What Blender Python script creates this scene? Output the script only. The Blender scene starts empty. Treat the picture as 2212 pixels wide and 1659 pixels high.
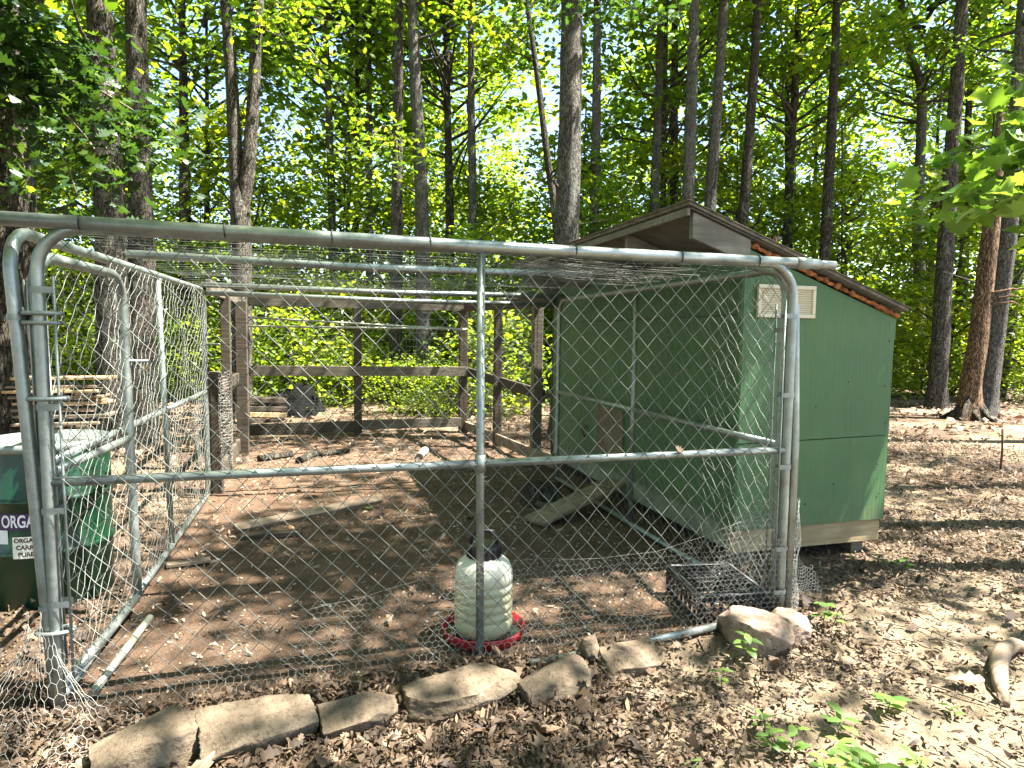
import bpy, math, random
import numpy as np
from mathutils import Vector, Matrix, noise as mnoise

R = math.radians
random.seed(7)
rng = np.random.default_rng(7)
scene = bpy.context.scene
COL = scene.collection

# ---------------------------------------------------------------- camera, sky, sun, exposure
F_PX, CX, CY = 1400.0, 1106.0, 829.5            # focal length and centre in a 2212 px wide frame
CAM = np.array([0.9676, -2.7688, 1.4522])
YAW, PITCH, ROLL = 0.289, -0.0737, 0.0122
_fw = np.array([math.sin(YAW) * math.cos(PITCH), math.cos(YAW) * math.cos(PITCH), math.sin(PITCH)])
_r = np.array([math.cos(YAW), -math.sin(YAW), 0.0])
_u = np.cross(_r, _fw)
_r2 = math.cos(ROLL) * _r + math.sin(ROLL) * _u
_u2 = -math.sin(ROLL) * _r + math.cos(ROLL) * _u
cam_data = bpy.data.cameras.new("camera")
cam_data.sensor_width = 36.0
cam_data.lens = F_PX / 2212.0 * 36.0
cam_data.clip_start = 0.05
cam_data.clip_end = 600.0
cam = bpy.data.objects.new("camera", cam_data)
COL.objects.link(cam)
cam.matrix_world = Matrix(((_r2[0], _u2[0], -_fw[0], CAM[0]), (_r2[1], _u2[1], -_fw[1], CAM[1]),
                           (_r2[2], _u2[2], -_fw[2], CAM[2]), (0, 0, 0, 1)))
scene.camera = cam

SUN_DIR = Vector((0.50, -0.13, 1.0)).normalized()   # towards the sun
world = bpy.data.worlds.new("World")
scene.world = world
world.use_nodes = True
wn = world.node_tree
wn.nodes.clear()
sky = wn.nodes.new("ShaderNodeTexSky")
sky.sky_type = 'NISHITA'
sky.sun_disc = False
sky.sun_elevation = math.asin(SUN_DIR.z)
sky.sun_rotation = math.atan2(SUN_DIR.x, SUN_DIR.y)
sky.air_density = 1.0
sky.dust_density = 0.6
bg = wn.nodes.new("ShaderNodeBackground")
bg.inputs[1].default_value = 0.068
wo = wn.nodes.new("ShaderNodeOutputWorld")
wn.links.new(sky.outputs[0], bg.inputs[0])
wn.links.new(bg.outputs[0], wo.inputs[0])

sun_data = bpy.data.lights.new("sun", 'SUN')
sun_data.energy = 5.0
sun_data.angle = R(0.53)
sun_data.color = (1.0, 0.95, 0.86)
sun = bpy.data.objects.new("sun", sun_data)
COL.objects.link(sun)
sun.rotation_euler = (-SUN_DIR).to_track_quat('-Z', 'Y').to_euler()
sun.location = (20, -5, 40)

scene.view_settings.view_transform = 'Standard'
scene.view_settings.look = 'None'
scene.view_settings.gamma = 1.0
scene.view_settings.use_curve_mapping = False
scene.view_settings.exposure = 2.92
scene.render.engine = 'CYCLES'
scene.cycles.use_denoising = True
scene.cycles.max_bounces = 10
scene.cycles.diffuse_bounces = 7
scene.cycles.transmission_bounces = 6
scene.cycles.transparent_max_bounces = 8
scene.cycles.caustics_reflective = False
scene.cycles.caustics_refractive = False

# ---------------------------------------------------------------- helpers
def ray(x, y):
    return _fw + _r2 * (x - CX) / F_PX + _u2 * (CY - y) / F_PX
def on(x, y, axis, v):
    """point of the place seen at frame position (x, y) that lies on the plane axis = v"""
    d = ray(x, y)
    return Vector(CAM + d * ((v - CAM[axis]) / d[axis]))
def far(x, y, t):
    return Vector(CAM + ray(x, y) * t)

def smooth(a, b, x):
    t = max(0.0, min(1.0, (x - a) / (b - a)))
    return t * t * (3 - 2 * t)
def gz(x, y):
    """height of the ground"""
    h = 0.0
    n = mnoise.noise(Vector((x * .35, y * .35, 1.7))) * .05 + mnoise.noise(Vector((x * 1.3, y * 1.3, 4.2))) * .018
    inside = smooth(-.3, .1, x) * smooth(3.7, 3.3, x) * smooth(-.15, .15, y) * smooth(7.4, 6.9, y)
    h += n * (1 - .75 * inside)
    if abs(x - 2.5) < 8 and abs(y - 2) < 8:
        h += .010 * mnoise.noise(Vector((x * 5.5, y * 5.5, 7.7))) + .006 * mnoise.noise(Vector((x * 13, y * 13, 2.7)))
        pit = mnoise.noise(Vector((x * 2.1, y * 2.1, 11.3)))
        h -= .05 * max(0, pit - .38)
    h -= .05 * smooth(-.12, -.4, y) * smooth(4.3, 3.2, x)
    h -= .03 * inside
    d = math.hypot(x - 2, y)
    h += .012 * max(0, d - 26)
    return h
def ground(x, y):
    p = on(x, y, 2, 0.0)
    p.z = gz(p.x, p.y)
    return p

def mesh_np(name, verts, faces, mats=None, matidx=None, tint=None, smooth_shade=False):
    """verts (N,3), faces (M,k) one face size"""
    me = bpy.data.meshes.new(name)
    verts = np.asarray(verts, np.float32)
    faces = np.asarray(faces, np.int32)
    k = faces.shape[1]
    me.vertices.add(len(verts))
    me.vertices.foreach_set("co", verts.ravel())
    me.loops.add(faces.size)
    me.loops.foreach_set("vertex_index", faces.ravel())
    me.polygons.add(len(faces))
    me.polygons.foreach_set("loop_start", np.arange(0, faces.size, k, dtype=np.int32))
    me.polygons.foreach_set("loop_total", np.full(len(faces), k, np.int32))
    if smooth_shade:
        me.polygons.foreach_set("use_smooth", np.ones(len(faces), bool))
    if matidx is not None:
        me.polygons.foreach_set("material_index", np.asarray(matidx, np.int32))
    if tint is not None:
        a = me.attributes.new("tint", 'FLOAT', 'POINT')
        a.data.foreach_set("value", np.asarray(tint, np.float32))
    me.update(calc_edges=True)
    for m in (mats or []):
        me.materials.append(m)
    return me

def link(name, me, parent=None, mat=None):
    o = bpy.data.objects.new(name, me)
    COL.objects.link(o)
    if parent is not None:
        o.parent = parent
    if mat is not None:
        me.materials.clear()
        me.materials.append(mat)
    return o
def tag(o, label=None, cat=None, group=None, kind=None):
    if label: o["label"] = label
    if cat: o["category"] = cat
    if group: o["group"] = group
    if kind: o["kind"] = kind
    return o
def thing(name, label, cat, loc=(0, 0, 0), rz=0.0, group=None):
    o = bpy.data.objects.new(name, None)
    o.empty_display_size = .1
    COL.objects.link(o)
    o.location = loc
    o.rotation_euler = (0, 0, rz)
    return tag(o, label, cat, group)

class MB:
    """collects shapes, then becomes ONE mesh object"""
    def __init__(self):
        self.v, self.f, self.s = [], [], []
    def box(self, c, size, rot=None, bevel=0.0):
        sx, sy, sz = (s / 2 for s in size)
        M = rot.to_matrix() if hasattr(rot, 'to_matrix') else (rot or Matrix.Identity(3))
        b = min(bevel, sx * .9, sy * .9, sz * .9)
        base = len(self.v)
        if b <= 0:
            pts = [(x, y, z) for z in (-sz, sz) for y in (-sy, sy) for x in (-sx, sx)]
            fs = [(0, 2, 3, 1), (4, 5, 7, 6), (0, 1, 5, 4), (2, 6, 7, 3), (0, 4, 6, 2), (1, 3, 7, 5)]
        else:
            pts, idx = [], {}
            for kx in (-1, 1):
                for ky in (-1, 1):
                    for kz in (-1, 1):
                        for ax in range(3):
                            p = [kx * (sx - b), ky * (sy - b), kz * (sz - b)]
                            p[ax] += (kx, ky, kz)[ax] * b
                            idx[(kx, ky, kz, ax)] = len(pts)
                            pts.append(tuple(p))
            I = lambda x, y, z, a: idx[(x, y, z, a)]
            fs = []
            for s in (-1, 1):
                fs.append([I(s, -1, -1, 0), I(s, 1, -1, 0), I(s, 1, 1, 0), I(s, -1, 1, 0)][::s])
                fs.append([I(-1, s, -1, 1), I(-1, s, 1, 1), I(1, s, 1, 1), I(1, s, -1, 1)][::s])
                fs.append([I(-1, -1, s, 2), I(1, -1, s, 2), I(1, 1, s, 2), I(-1, 1, s, 2)][::s])
            for a in (-1, 1):
                for c2 in (-1, 1):
                    fs.append([I(a, c2, -1, 0), I(a, c2, 1, 0), I(a, c2, 1, 1), I(a, c2, -1, 1)][::-a * c2])
                    fs.append([I(a, -1, c2, 0), I(a, 1, c2, 0), I(a, 1, c2, 2), I(a, -1, c2, 2)][::a * c2])
                    fs.append([I(-1, a, c2, 1), I(1, a, c2, 1), I(1, a, c2, 2), I(-1, a, c2, 2)][::-a * c2])
            for kx in (-1, 1):
                for ky in (-1, 1):
                    for kz in (-1, 1):
                        fs.append([I(kx, ky, kz, 0), I(kx, ky, kz, 1), I(kx, ky, kz, 2)][::kx * ky * kz])
        c = Vector(c)
        self.v += [c + M @ Vector(p) for p in pts]
        self.f += [tuple(base + i for i in f) for f in fs]
        self.s += [False] * len(fs)
        return self
    def bar(self, a, b, w, h, up=(0, 0, 1), bevel=.004):
        """rectangular bar from a to b, w across, h along up"""
        a, b = Vector(a), Vector(b)
        d = (b - a)
        L = d.length
        d.normalize()
        up = Vector(up)
        s = d.cross(up).normalized()
        up = s.cross(d).normalized()
        M = Matrix((d, s, up)).transposed()
        return self.box((a + b) / 2, (L, w, h), M, bevel)
    def tube(self, pts, r, n=10, cap=True, closed=False, sm=True):
        pts = [Vector(p) for p in pts]
        rr = r if isinstance(r, (list, tuple)) else [r] * len(pts)
        base = len(self.v)
        m = len(pts)
        prev = None
        for i, p in enumerate(pts):
            if closed:
                t = pts[(i + 1) % m] - pts[i - 1]
            else:
                t = pts[min(i + 1, m - 1)] - pts[max(i - 1, 0)]
            t.normalize()
            if prev is None:
                a = Vector((0, 0, 1)) if abs(t.z) < .9 else Vector((1, 0, 0))
                s = t.cross(a).normalized()
            else:
                s = (prev - t * prev.dot(t)).normalized()
            prev = s
            q = t.cross(s)
            for k in range(n):
                ang = 2 * math.pi * k / n
                self.v.append(p + (s * math.cos(ang) + q * math.sin(ang)) * rr[i])
        segs = m if closed else m - 1
        for i in range(segs):
            j = (i + 1) % m
            for k in range(n):
                k2 = (k + 1) % n
                self.f.append((base + i * n + k, base + i * n + k2, base + j * n + k2, base + j * n + k))
                self.s.append(sm)
        if cap and not closed:
            self.f.append(tuple(base + k for k in range(n))[::-1]); self.s.append(False)
            self.f.append(tuple(base + (m - 1) * n + k for k in range(n))); self.s.append(False)
        return self
    def lathe(self, prof, n=32, c=(0, 0, 0), sm=True):
        """prof: list of (r, z)"""
        base = len(self.v)
        c = Vector(c)
        for r, z in prof:
            for k in range(n):
                a = 2 * math.pi * k / n
                self.v.append(c + Vector((r * math.cos(a), r * math.sin(a), z)))
        for i in range(len(prof) - 1):
            for k in range(n):
                k2 = (k + 1) % n
                self.f.append((base + i * n + k, base + i * n + k2, base + (i + 1) * n + k2, base + (i + 1) * n + k))
                self.s.append(sm)
        for i, rev in ((0, True), (len(prof) - 1, False)):
            if prof[i][0] > 1e-4:
                f = tuple(base + i * n + k for k in range(n))
                self.f.append(f[::-1] if rev else f); self.s.append(False)
        return self
    def poly(self, pts):
        base = len(self.v)
        self.v += [Vector(p) for p in pts]
        self.f.append(tuple(range(base, base + len(pts)))); self.s.append(False)
        return self
    def prism(self, outline, axis, a, b):
        """extrude an outline (2-D, in the other two axes) from a to b along axis"""
        base = len(self.v)
        n = len(outline)
        def mk(p, v):
            q = [0, 0, 0]
            o = [i for i in range(3) if i != axis]
            q[o[0]], q[o[1]], q[axis] = p[0], p[1], v
            return Vector(q)
        self.v += [mk(p, a) for p in outline] + [mk(p, b) for p in outline]
        for k in range(n):
            k2 = (k + 1) % n
            self.f.append((base + k, base + k2, base + n + k2, base + n + k)); self.s.append(False)
        self.f.append(tuple(base + k for k in range(n))[::-1]); self.s.append(False)
        self.f.append(tuple(base + n + k for k in range(n))); self.s.append(False)
        return self
    def mesh(self, name, mat):
        me = bpy.data.meshes.new(name)
        me.from_pydata([tuple(v) for v in self.v], [], self.f)
        me.polygons.foreach_set("use_smooth", self.s)
        me.update()
        import bmesh
        bm = bmesh.new(); bm.from_mesh(me)
        bmesh.ops.recalc_face_normals(bm, faces=bm.faces)
        bm.to_mesh(me); bm.free()
        if mat: me.materials.append(mat)
        return me
    def build(self, name, mat, parent=None):
        o = bpy.data.objects.new(name, self.mesh(name, mat))
        COL.objects.link(o)
        if parent is not None: o.parent = parent
        return o

# ---------------------------------------------------------------- materials
def mat(name):
    m = bpy.data.materials.new(name)
    m.use_nodes = True
    nt = m.node_tree
    nt.nodes.clear()
    out = nt.nodes.new("ShaderNodeOutputMaterial")
    b = nt.nodes.new("ShaderNodeBsdfPrincipled")
    nt.links.new(b.outputs[0], out.inputs[0])
    return m, nt, b, out
def N(nt, t, **kw):
    n = nt.nodes.new("ShaderNode" + t)
    for k, v in kw.items():
        if k in n.inputs.keys() if isinstance(k, str) else False:
            n.inputs[k].default_value = v
        else:
            setattr(n, k, v)
    return n
def coords(nt, scale=(1, 1, 1), kind="Object", rot=(0, 0, 0)):
    tc = nt.nodes.new("ShaderNodeTexCoord")
    mp = nt.nodes.new("ShaderNodeMapping")
    mp.inputs["Scale"].default_value = scale
    mp.inputs["Rotation"].default_value = rot
    nt.links.new(tc.outputs[kind], mp.inputs[0])
    return mp.outputs[0]
def noise(nt, vec, scale, detail=4, rough=.6):
    n = nt.nodes.new("ShaderNodeTexNoise")
    n.inputs["Scale"].default_value = scale
    n.inputs["Detail"].default_value = detail
    n.inputs["Roughness"].default_value = rough
    nt.links.new(vec, n.inputs["Vector"])
    return n.outputs["Fac"]
def ramp(nt, fac, stops):
    r = nt.nodes.new("ShaderNodeValToRGB")
    e = r.color_ramp.elements
    while len(e) < len(stops): e.new(0.5)
    for el, (p, c) in zip(e, stops):
        el.position = p
        el.color = (*c, 1) if len(c) == 3 else c
    nt.links.new(fac, r.inputs[0])
    return r.outputs[0]
def mixc(nt, fac, a, b, mode='MIX'):
    m = nt.nodes.new("ShaderNodeMix")
    m.data_type = 'RGBA'
    m.blend_type = mode
    for s, v in ((0, fac), (6, a), (7, b)):
        if hasattr(v, 'node'):
            nt.links.new(v, m.inputs[s])
        elif s == 0:
            m.inputs[0].default_value = v
        else:
            m.inputs[s].default_value = (*v, 1)
    return m.outputs[2]
def bump(nt, b, h, dist=.01, strength=1.0):
    n = nt.nodes.new("ShaderNodeBump")
    n.inputs["Distance"].default_value = dist
    n.inputs["Strength"].default_value = strength
    nt.links.new(h, n.inputs["Height"])
    nt.links.new(n.outputs[0], b.inputs["Normal"])
def setb(b, rough=.6, metal=0.0, spec=.5):
    b.inputs["Roughness"].default_value = rough
    b.inputs["Metallic"].default_value = metal
    b.inputs["Specular IOR Level"].default_value = spec

def grain_wood(name, dark, mid, light, scale=1.0, rough=.85, world=False, stain=None):
    m, nt, b, _ = mat(name)
    oi = nt.nodes.new("ShaderNodeObjectInfo")
    co = coords(nt, (2.2 * scale, 26 * scale, 26 * scale), "Object")
    add = nt.nodes.new("ShaderNodeVectorMath"); add.operation = 'ADD'
    nt.links.new(co, add.inputs[0]); nt.links.new(oi.outputs["Random"], add.inputs[1])
    g = noise(nt, add.outputs[0], 1.6, 6, .65)
    c = ramp(nt, g, [(.28, dark), (.5, mid), (.75, light)])
    g2 = noise(nt, coords(nt, (3, 3, 3)), 1.2, 5)
    c = mixc(nt, ramp(nt, g2, [(.35, (0, 0, 0)), (.7, (1, 1, 1))]), c, stain or tuple(x * .62 for x in mid))
    nt.links.new(c, b.inputs["Base Color"])
    setb(b, rough, 0, .3)
    bump(nt, b, g, .004, .8)
    return m

def bark(name, dark, mid, light, lichen=(.30, .33, .27), sc=1.0):
    m, nt, b, _ = mat(name)
    co = coords(nt, (7 * sc, 7 * sc, 1.5 * sc))
    v = nt.nodes.new("ShaderNodeTexVoronoi")
    v.feature = 'DISTANCE_TO_EDGE'
    v.inputs["Scale"].default_value = 4.0
    wob = nt.nodes.new("ShaderNodeTexNoise")
    wob.inputs["Scale"].default_value = 3.0
    nt.links.new(co, wob.inputs["Vector"])
    ad = nt.nodes.new("ShaderNodeVectorMath"); ad.operation = 'ADD'
    nt.links.new(co, ad.inputs[0]); nt.links.new(wob.outputs["Color"], ad.inputs[1])
    nt.links.new(ad.outputs[0], v.inputs["Vector"])
    n1 = noise(nt, co, 6, 6, .7)
    c = ramp(nt, n1, [(.3, dark), (.52, mid), (.72, light)])
    crack = ramp(nt, v.outputs["Distance"], [(.0, (0, 0, 0)), (.12, (1, 1, 1))])
    c = mixc(nt, crack, tuple(x * .45 for x in dark), c)
    l = noise(nt, coords(nt, (1.6, 1.6, 1.0)), 2.4, 5, .7)
    c = mixc(nt, ramp(nt, l, [(.56, (0, 0, 0)), (.68, (.75, .75, .75))]), c, lichen)
    nt.links.new(c, b.inputs["Base Color"])
    setb(b, .95, 0, .15)
    ms = nt.nodes.new("ShaderNodeMath"); ms.operation = 'MULTIPLY_ADD'
    nt.links.new(crack, ms.inputs[0]); ms.inputs[1].default_value = 1.0
    nt.links.new(n1, ms.inputs[2])
    bump(nt, b, ms.outputs[0], .05, 1.0)
    return m

def leaf_mat(name, stops, trans=.45, rough=.45, tcol=None):
    m, nt, b, out = mat(name)
    at = nt.nodes.new("ShaderNodeAttribute"); at.attribute_name = "tint"
    c = ramp(nt, at.outputs["Fac"], stops)
    oi = nt.nodes.new("ShaderNodeObjectInfo")
    hs = nt.nodes.new("ShaderNodeHueSaturation")
    mr = nt.nodes.new("ShaderNodeMapRange")
    mr.inputs[3].default_value = .75; mr.inputs[4].default_value = 1.25
    nt.links.new(oi.outputs["Random"], mr.inputs[0])
    nt.links.new(mr.outputs[0], hs.inputs["Value"])
    nt.links.new(c, hs.inputs["Color"])
    c = hs.outputs[0]
    nt.links.new(c, b.inputs["Base Color"])
    setb(b, rough, 0, .4)
    t = nt.nodes.new("ShaderNodeBsdfTranslucent")
    tc = mixc(nt, 1.0, c, tcol or (2.1, 1.9, .55), 'MULTIPLY')
    nt.links.new(tc, t.inputs[0])
    mx = nt.nodes.new("ShaderNodeMixShader")
    mx.inputs[0].default_value = trans
    nt.links.new(b.outputs[0], mx.inputs[1]); nt.links.new(t.outputs[0], mx.inputs[2])
    nt.links.new(mx.outputs[0], out.inputs[0])
    return m

def plain(name, col, rough=.6, metal=0., spec=.5, var=.25, nscale=6., bmp=0.):
    m, nt, b, _ = mat(name)
    n1 = noise(nt, coords(nt), nscale, 5)
    c = ramp(nt, n1, [(.3, tuple(x * (1 - var) for x in col)), (.7, tuple(min(1, x * (1 + var)) for x in col))])
    nt.links.new(c, b.inputs["Base Color"])
    setb(b, rough, metal, spec)
    if bmp: bump(nt, b, n1, bmp)
    return m

# galvanised tube: mottled zinc, a little dirt
def galvanised(name, col=(.30, .335, .315), metal=.7, rough=.38):
    m, nt, b, _ = mat(name)
    n1 = noise(nt, coords(nt), 9, 6, .7)
    n2 = noise(nt, coords(nt, (60, 60, 60)), 1, 3)
    c = ramp(nt, n1, [(.3, tuple(x * .62 for x in col)), (.55, col), (.75, tuple(min(1, x * 1.2) for x in col))])
    c = mixc(nt, ramp(nt, n2, [(.55, (0, 0, 0)), (.8, (.5, .5, .5))]), c, (.22, .21, .17))
    nt.links.new(c, b.inputs["Base Color"])
    r = ramp(nt, n1, [(.2, (rough - .1,) * 3), (.8, (rough + .2,) * 3)])
    nt.links.new(r, b.inputs["Roughness"])
    b.inputs["Metallic"].default_value = metal
    bump(nt, b, n2, .0008)
    return m

M = {}
M['pipe'] = galvanised("galvanised_tube")
M['pipe_dirty'] = galvanised("galvanised_tube_dirty", (.36, .37, .30), .5, .55)
M['wire'] = galvanised("galvanised_wire", (.155, .165, .145), .35, .5)
M['hexwire'] = galvanised("netting_wire", (.36, .35, .31), .2, .55)
M['hexsunlit'] = galvanised("sunlit_netting_wire", (.44, .43, .39), .2, .55)  # same netting wire, sunlight put into its paler colour
M['rustwire'] = galvanised("old_netting_wire", (.12, .115, .095), .3, .6)
M['band'] = galvanised("band_steel", (.25, .28, .265), .6, .5)
M['oldwood'] = grain_wood("weathered_wood", (.075, .06, .045), (.16, .135, .10), (.27, .235, .18))
M['darkwood'] = grain_wood("dark_wood", (.03, .024, .017), (.075, .058, .04), (.14, .11, .075))
M['greywood'] = grain_wood("grey_wood", (.10, .095, .085), (.21, .20, .18), (.34, .33, .30))
M['pine'] = grain_wood("treated_pine", (.22, .15, .075), (.42, .32, .18), (.56, .45, .28), .8)
M['board'] = grain_wood("sawn_board", (.30, .19, .09), (.52, .36, .19), (.68, .52, .32))
M['plank'] = grain_wood("dirty_plank", (.11, .08, .055), (.24, .18, .125), (.36, .29, .21))
M['bark1'] = bark("bark_oak", (.05, .042, .034), (.145, .125, .10), (.26, .24, .20))
M['bark2'] = bark("bark_grey", (.07, .062, .052), (.19, .175, .15), (.33, .31, .27), sc=1.4)
M['bark3'] = bark("bark_dark", (.035, .03, .024), (.10, .085, .065), (.19, .165, .13))
M['snag'] = bark("bare_snag_wood", (.10, .055, .032), (.24, .15, .09), (.40, .29, .19), (.30, .24, .17), .8)
GREENS = [(0, (.050, .098, .018)), (.35, (.085, .160, .022)), (.7, (.140, .222, .026)), (1, (.230, .270, .032))]
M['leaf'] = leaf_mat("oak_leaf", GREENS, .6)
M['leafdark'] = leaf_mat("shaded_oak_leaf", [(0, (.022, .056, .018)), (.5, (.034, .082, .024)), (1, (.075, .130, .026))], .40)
M['leafbright'] = leaf_mat("brush_leaf", [(0, (.085, .150, .020)), (.5, (.150, .230, .026)), (1, (.250, .285, .036))], .6)
M['seedling'] = leaf_mat("seedling_leaf", [(0, (.06, .13, .03)), (.5, (.11, .20, .045)), (1, (.20, .29, .07))], .4)
M['litter'] = leaf_mat("dry_leaf", [(0, (.050, .033, .021)), (.35, (.115, .074, .045)), (.7, (.18, .122, .076)), (1, (.29, .21, .138))], .12, .7, (1.2, 1., .8))
M['twig'] = plain("twig_bark", (.14, .115, .085), .9, var=.4)
M['chip'] = leaf_mat("wood_chip", [(0, (.16, .11, .07)), (.5, (.24, .18, .125)), (1, (.42, .35, .26))], .02, .8)

# the ground: trodden earth, pale sandy soil, leaf mould
def ground_mat():
    m, nt, b, _ = mat("forest_ground")
    co = coords(nt)
    big = noise(nt, co, .55, 5, .6)
    mid = noise(nt, co, 3.2, 6, .65)
    fine = noise(nt, co, 26, 6, .75)
    grit = noise(nt, co, 120, 3, .7)
    dirt = ramp(nt, mid, [(.28, (.095, .058, .036)), (.5, (.145, .090, .056)), (.74, (.210, .138, .088))])
    sand = ramp(nt, fine, [(.25, (.225, .165, .105)), (.6, (.355, .275, .18)), (.85, (.46, .375, .26))])
    mould = ramp(nt, fine, [(.3, (.055, .037, .024)), (.55, (.125, .082, .052)), (.8, (.24, .165, .107))])
    sx = nt.nodes.new("ShaderNodeSeparateXYZ"); nt.links.new(co, sx.inputs[0])
    def mr(sock, a, c_):
        n = nt.nodes.new("ShaderNodeMapRange"); n.interpolation_type = 'SMOOTHSTEP'
        n.inputs[1].default_value = a; n.inputs[2].default_value = c_
        nt.links.new(sock, n.inputs[0]); return n.outputs[0]
    def mul(a, c_):
        n = nt.nodes.new("ShaderNodeMath"); n.operation = 'MULTIPLY'
        nt.links.new(a, n.inputs[0]); nt.links.new(c_, n.inputs[1]); return n.outputs[0]
    X, Y = sx.outputs[0], sx.outputs[1]
    inside = mul(mul(mr(X, -.45, .1), mr(X, 4.0, 3.3)), mul(mr(Y, -.3, .05), mr(Y, 7.6, 6.6)))
    yard = mul(mul(mr(X, 1.7, 2.9), mr(X, 7.5, 4.6)), mr(Y, 1.0, -.1))
    patch = ramp(nt, big, [(.46, (0, 0, 0)), (.62, (1, 1, 1))])
    c = mixc(nt, patch, mould, sand)
    c = mixc(nt, yard, c, sand)
    c = mixc(nt, inside, c, dirt)
    c = mixc(nt, ramp(nt, grit, [(.3, (.45, .45, .45)), (.6, (0, 0, 0))]), c, tuple(x for x in (.07, .048, .033)))
    nt.links.new(c, b.inputs["Base Color"])
    setb(b, .95, 0, .2)
    a = nt.nodes.new("ShaderNodeMath"); a.operation = 'MULTIPLY_ADD'
    nt.links.new(fine, a.inputs[0]); a.inputs[1].default_value = 1.0; nt.links.new(mid, a.inputs[2])
    a2 = nt.nodes.new("ShaderNodeMath"); a2.operation = 'MULTIPLY_ADD'
    nt.links.new(grit, a2.inputs[0]); a2.inputs[1].default_value = .35; nt.links.new(a.outputs[0], a2.inputs[2])
    bump(nt, b, a2.outputs[0], .035, 1.0)
    return m
M['ground'] = ground_mat()

def paint_mat():
    m, nt, b, _ = mat("green_paint_on_plywood")
    co = coords(nt)
    sx = nt.nodes.new("ShaderNodeSeparateXYZ"); nt.links.new(co, sx.inputs[0])
    g = noise(nt, coords(nt, (30, 30, 1.8)), 1.5, 7, .72)
    big = noise(nt, co, 1.7, 6, .6)
    c = ramp(nt, big, [(.3, (.046, .118, .052)), (.5, (.062, .145, .060)), (.72, (.092, .172, .070))])
    fade = noise(nt, coords(nt, (2.4, 2.4, .8)), 1.4, 6, .65)
    c = mixc(nt, ramp(nt, fade, [(.56, (0, 0, 0)), (.78, (.4, .4, .4))]), c, (.125, .170, .105))
    c = mixc(nt, ramp(nt, g, [(.30, (.38, .38, .38)), (.50, (0, 0, 0))]), c, (.042, .098, .044))
    spots = noise(nt, co, 30, 4, .7)
    c = mixc(nt, ramp(nt, spots, [(.67, (0, 0, 0)), (.73, (.75, .75, .75))]), c, (.040, .055, .034))
    scr = noise(nt, coords(nt, (13, 13, 1.1), rot=(0, R(8), 0)), 1.9, 5)
    c = mixc(nt, ramp(nt, scr, [(.70, (0, 0, 0)), (.77, (.6, .6, .6))]), c, (.22, .24, .17))
    # mud splashed up from the ground
    md = nt.nodes.new("ShaderNodeMapRange"); md.inputs[1].default_value = .75; md.inputs[2].default_value = .22
    nt.links.new(sx.outputs[2], md.inputs[0])
    ml = nt.nodes.new("ShaderNodeMath"); ml.operation = 'MULTIPLY'
    nt.links.new(md.outputs[0], ml.inputs[0]); nt.links.new(noise(nt, co, 9, 6, .75), ml.inputs[1])
    c = mixc(nt, ramp(nt, ml.outputs[0], [(.34, (0, 0, 0)), (.62, (.6, .6, .6))]), c, (.15, .125, .08))
    nt.links.new(c, b.inputs["Base Color"])
    rr_ = ramp(nt, big, [(.2, (.42, .42, .42)), (.8, (.62, .62, .62))])
    nt.links.new(rr_, b.inputs["Roughness"])
    b.inputs["Specular IOR Level"].default_value = .4
    bump(nt, b, g, .006, .9)
    return m
M['paint'] = paint_mat()
M['drab'] = plain("drab_painted_board", (.20, .21, .15), .75, var=.35, nscale=5, bmp=.003)
M['roofing'] = plain("weathered_roof_edge", (.15, .14, .12), .9, var=.45, nscale=14, bmp=.006)
M['soffit'] = plain("bare_plywood", (.13, .133, .125), .85, var=.25, nscale=7, bmp=.002)
M['foam'] = plain("expanding_foam", (.30, .115, .038), .9, var=.85, nscale=26, bmp=.01)
M['vent'] = plain("cream_plastic", (.62, .58, .46), .5, var=.08)
M['drum'] = plain("green_drum_paint", (.003, .030, .012), .38, 0, .5, .3, 5)
M['drumlid'] = plain("drum_lid_steel", (.24, .27, .25), .5, .5, .5, .2, 5)
M['paper'] = plain("paper_label", (.72, .69, .60), .7, var=.07)
M['purple'] = plain("purple_label", (.045, .012, .075), .5, var=.3)
M['whiteink'] = plain("white_print", (.78, .76, .80), .6, var=.04)
M['blackink'] = plain("black_print", (.015, .015, .015), .6, var=.1)
M['black'] = plain("black_plastic", (.011, .011, .012), .42, var=.3)
M['grey_rim'] = plain("scuffed_plastic_rim", (.16, .16, .16), .5, var=.4, nscale=30)
M['red'] = plain("red_plastic", (.34, .014, .022), .38, var=.35, nscale=12)
M['tarp'] = plain("black_tarp", (.004, .004, .004), .9, spec=.1, var=.5, nscale=4, bmp=.02)
M['char'] = plain("charred_wood", (.028, .024, .021), .9, var=.6, nscale=14, bmp=.02)
M['egg'] = plain("brown_egg_shell", (.50, .22, .09), .5, var=.08)
M['rust'] = plain("rusty_steel", (.13, .065, .035), .85, .2, .3, .4, 20)
M['cable'] = plain("pale_cable", (.55, .54, .48), .5, var=.1)

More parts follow.
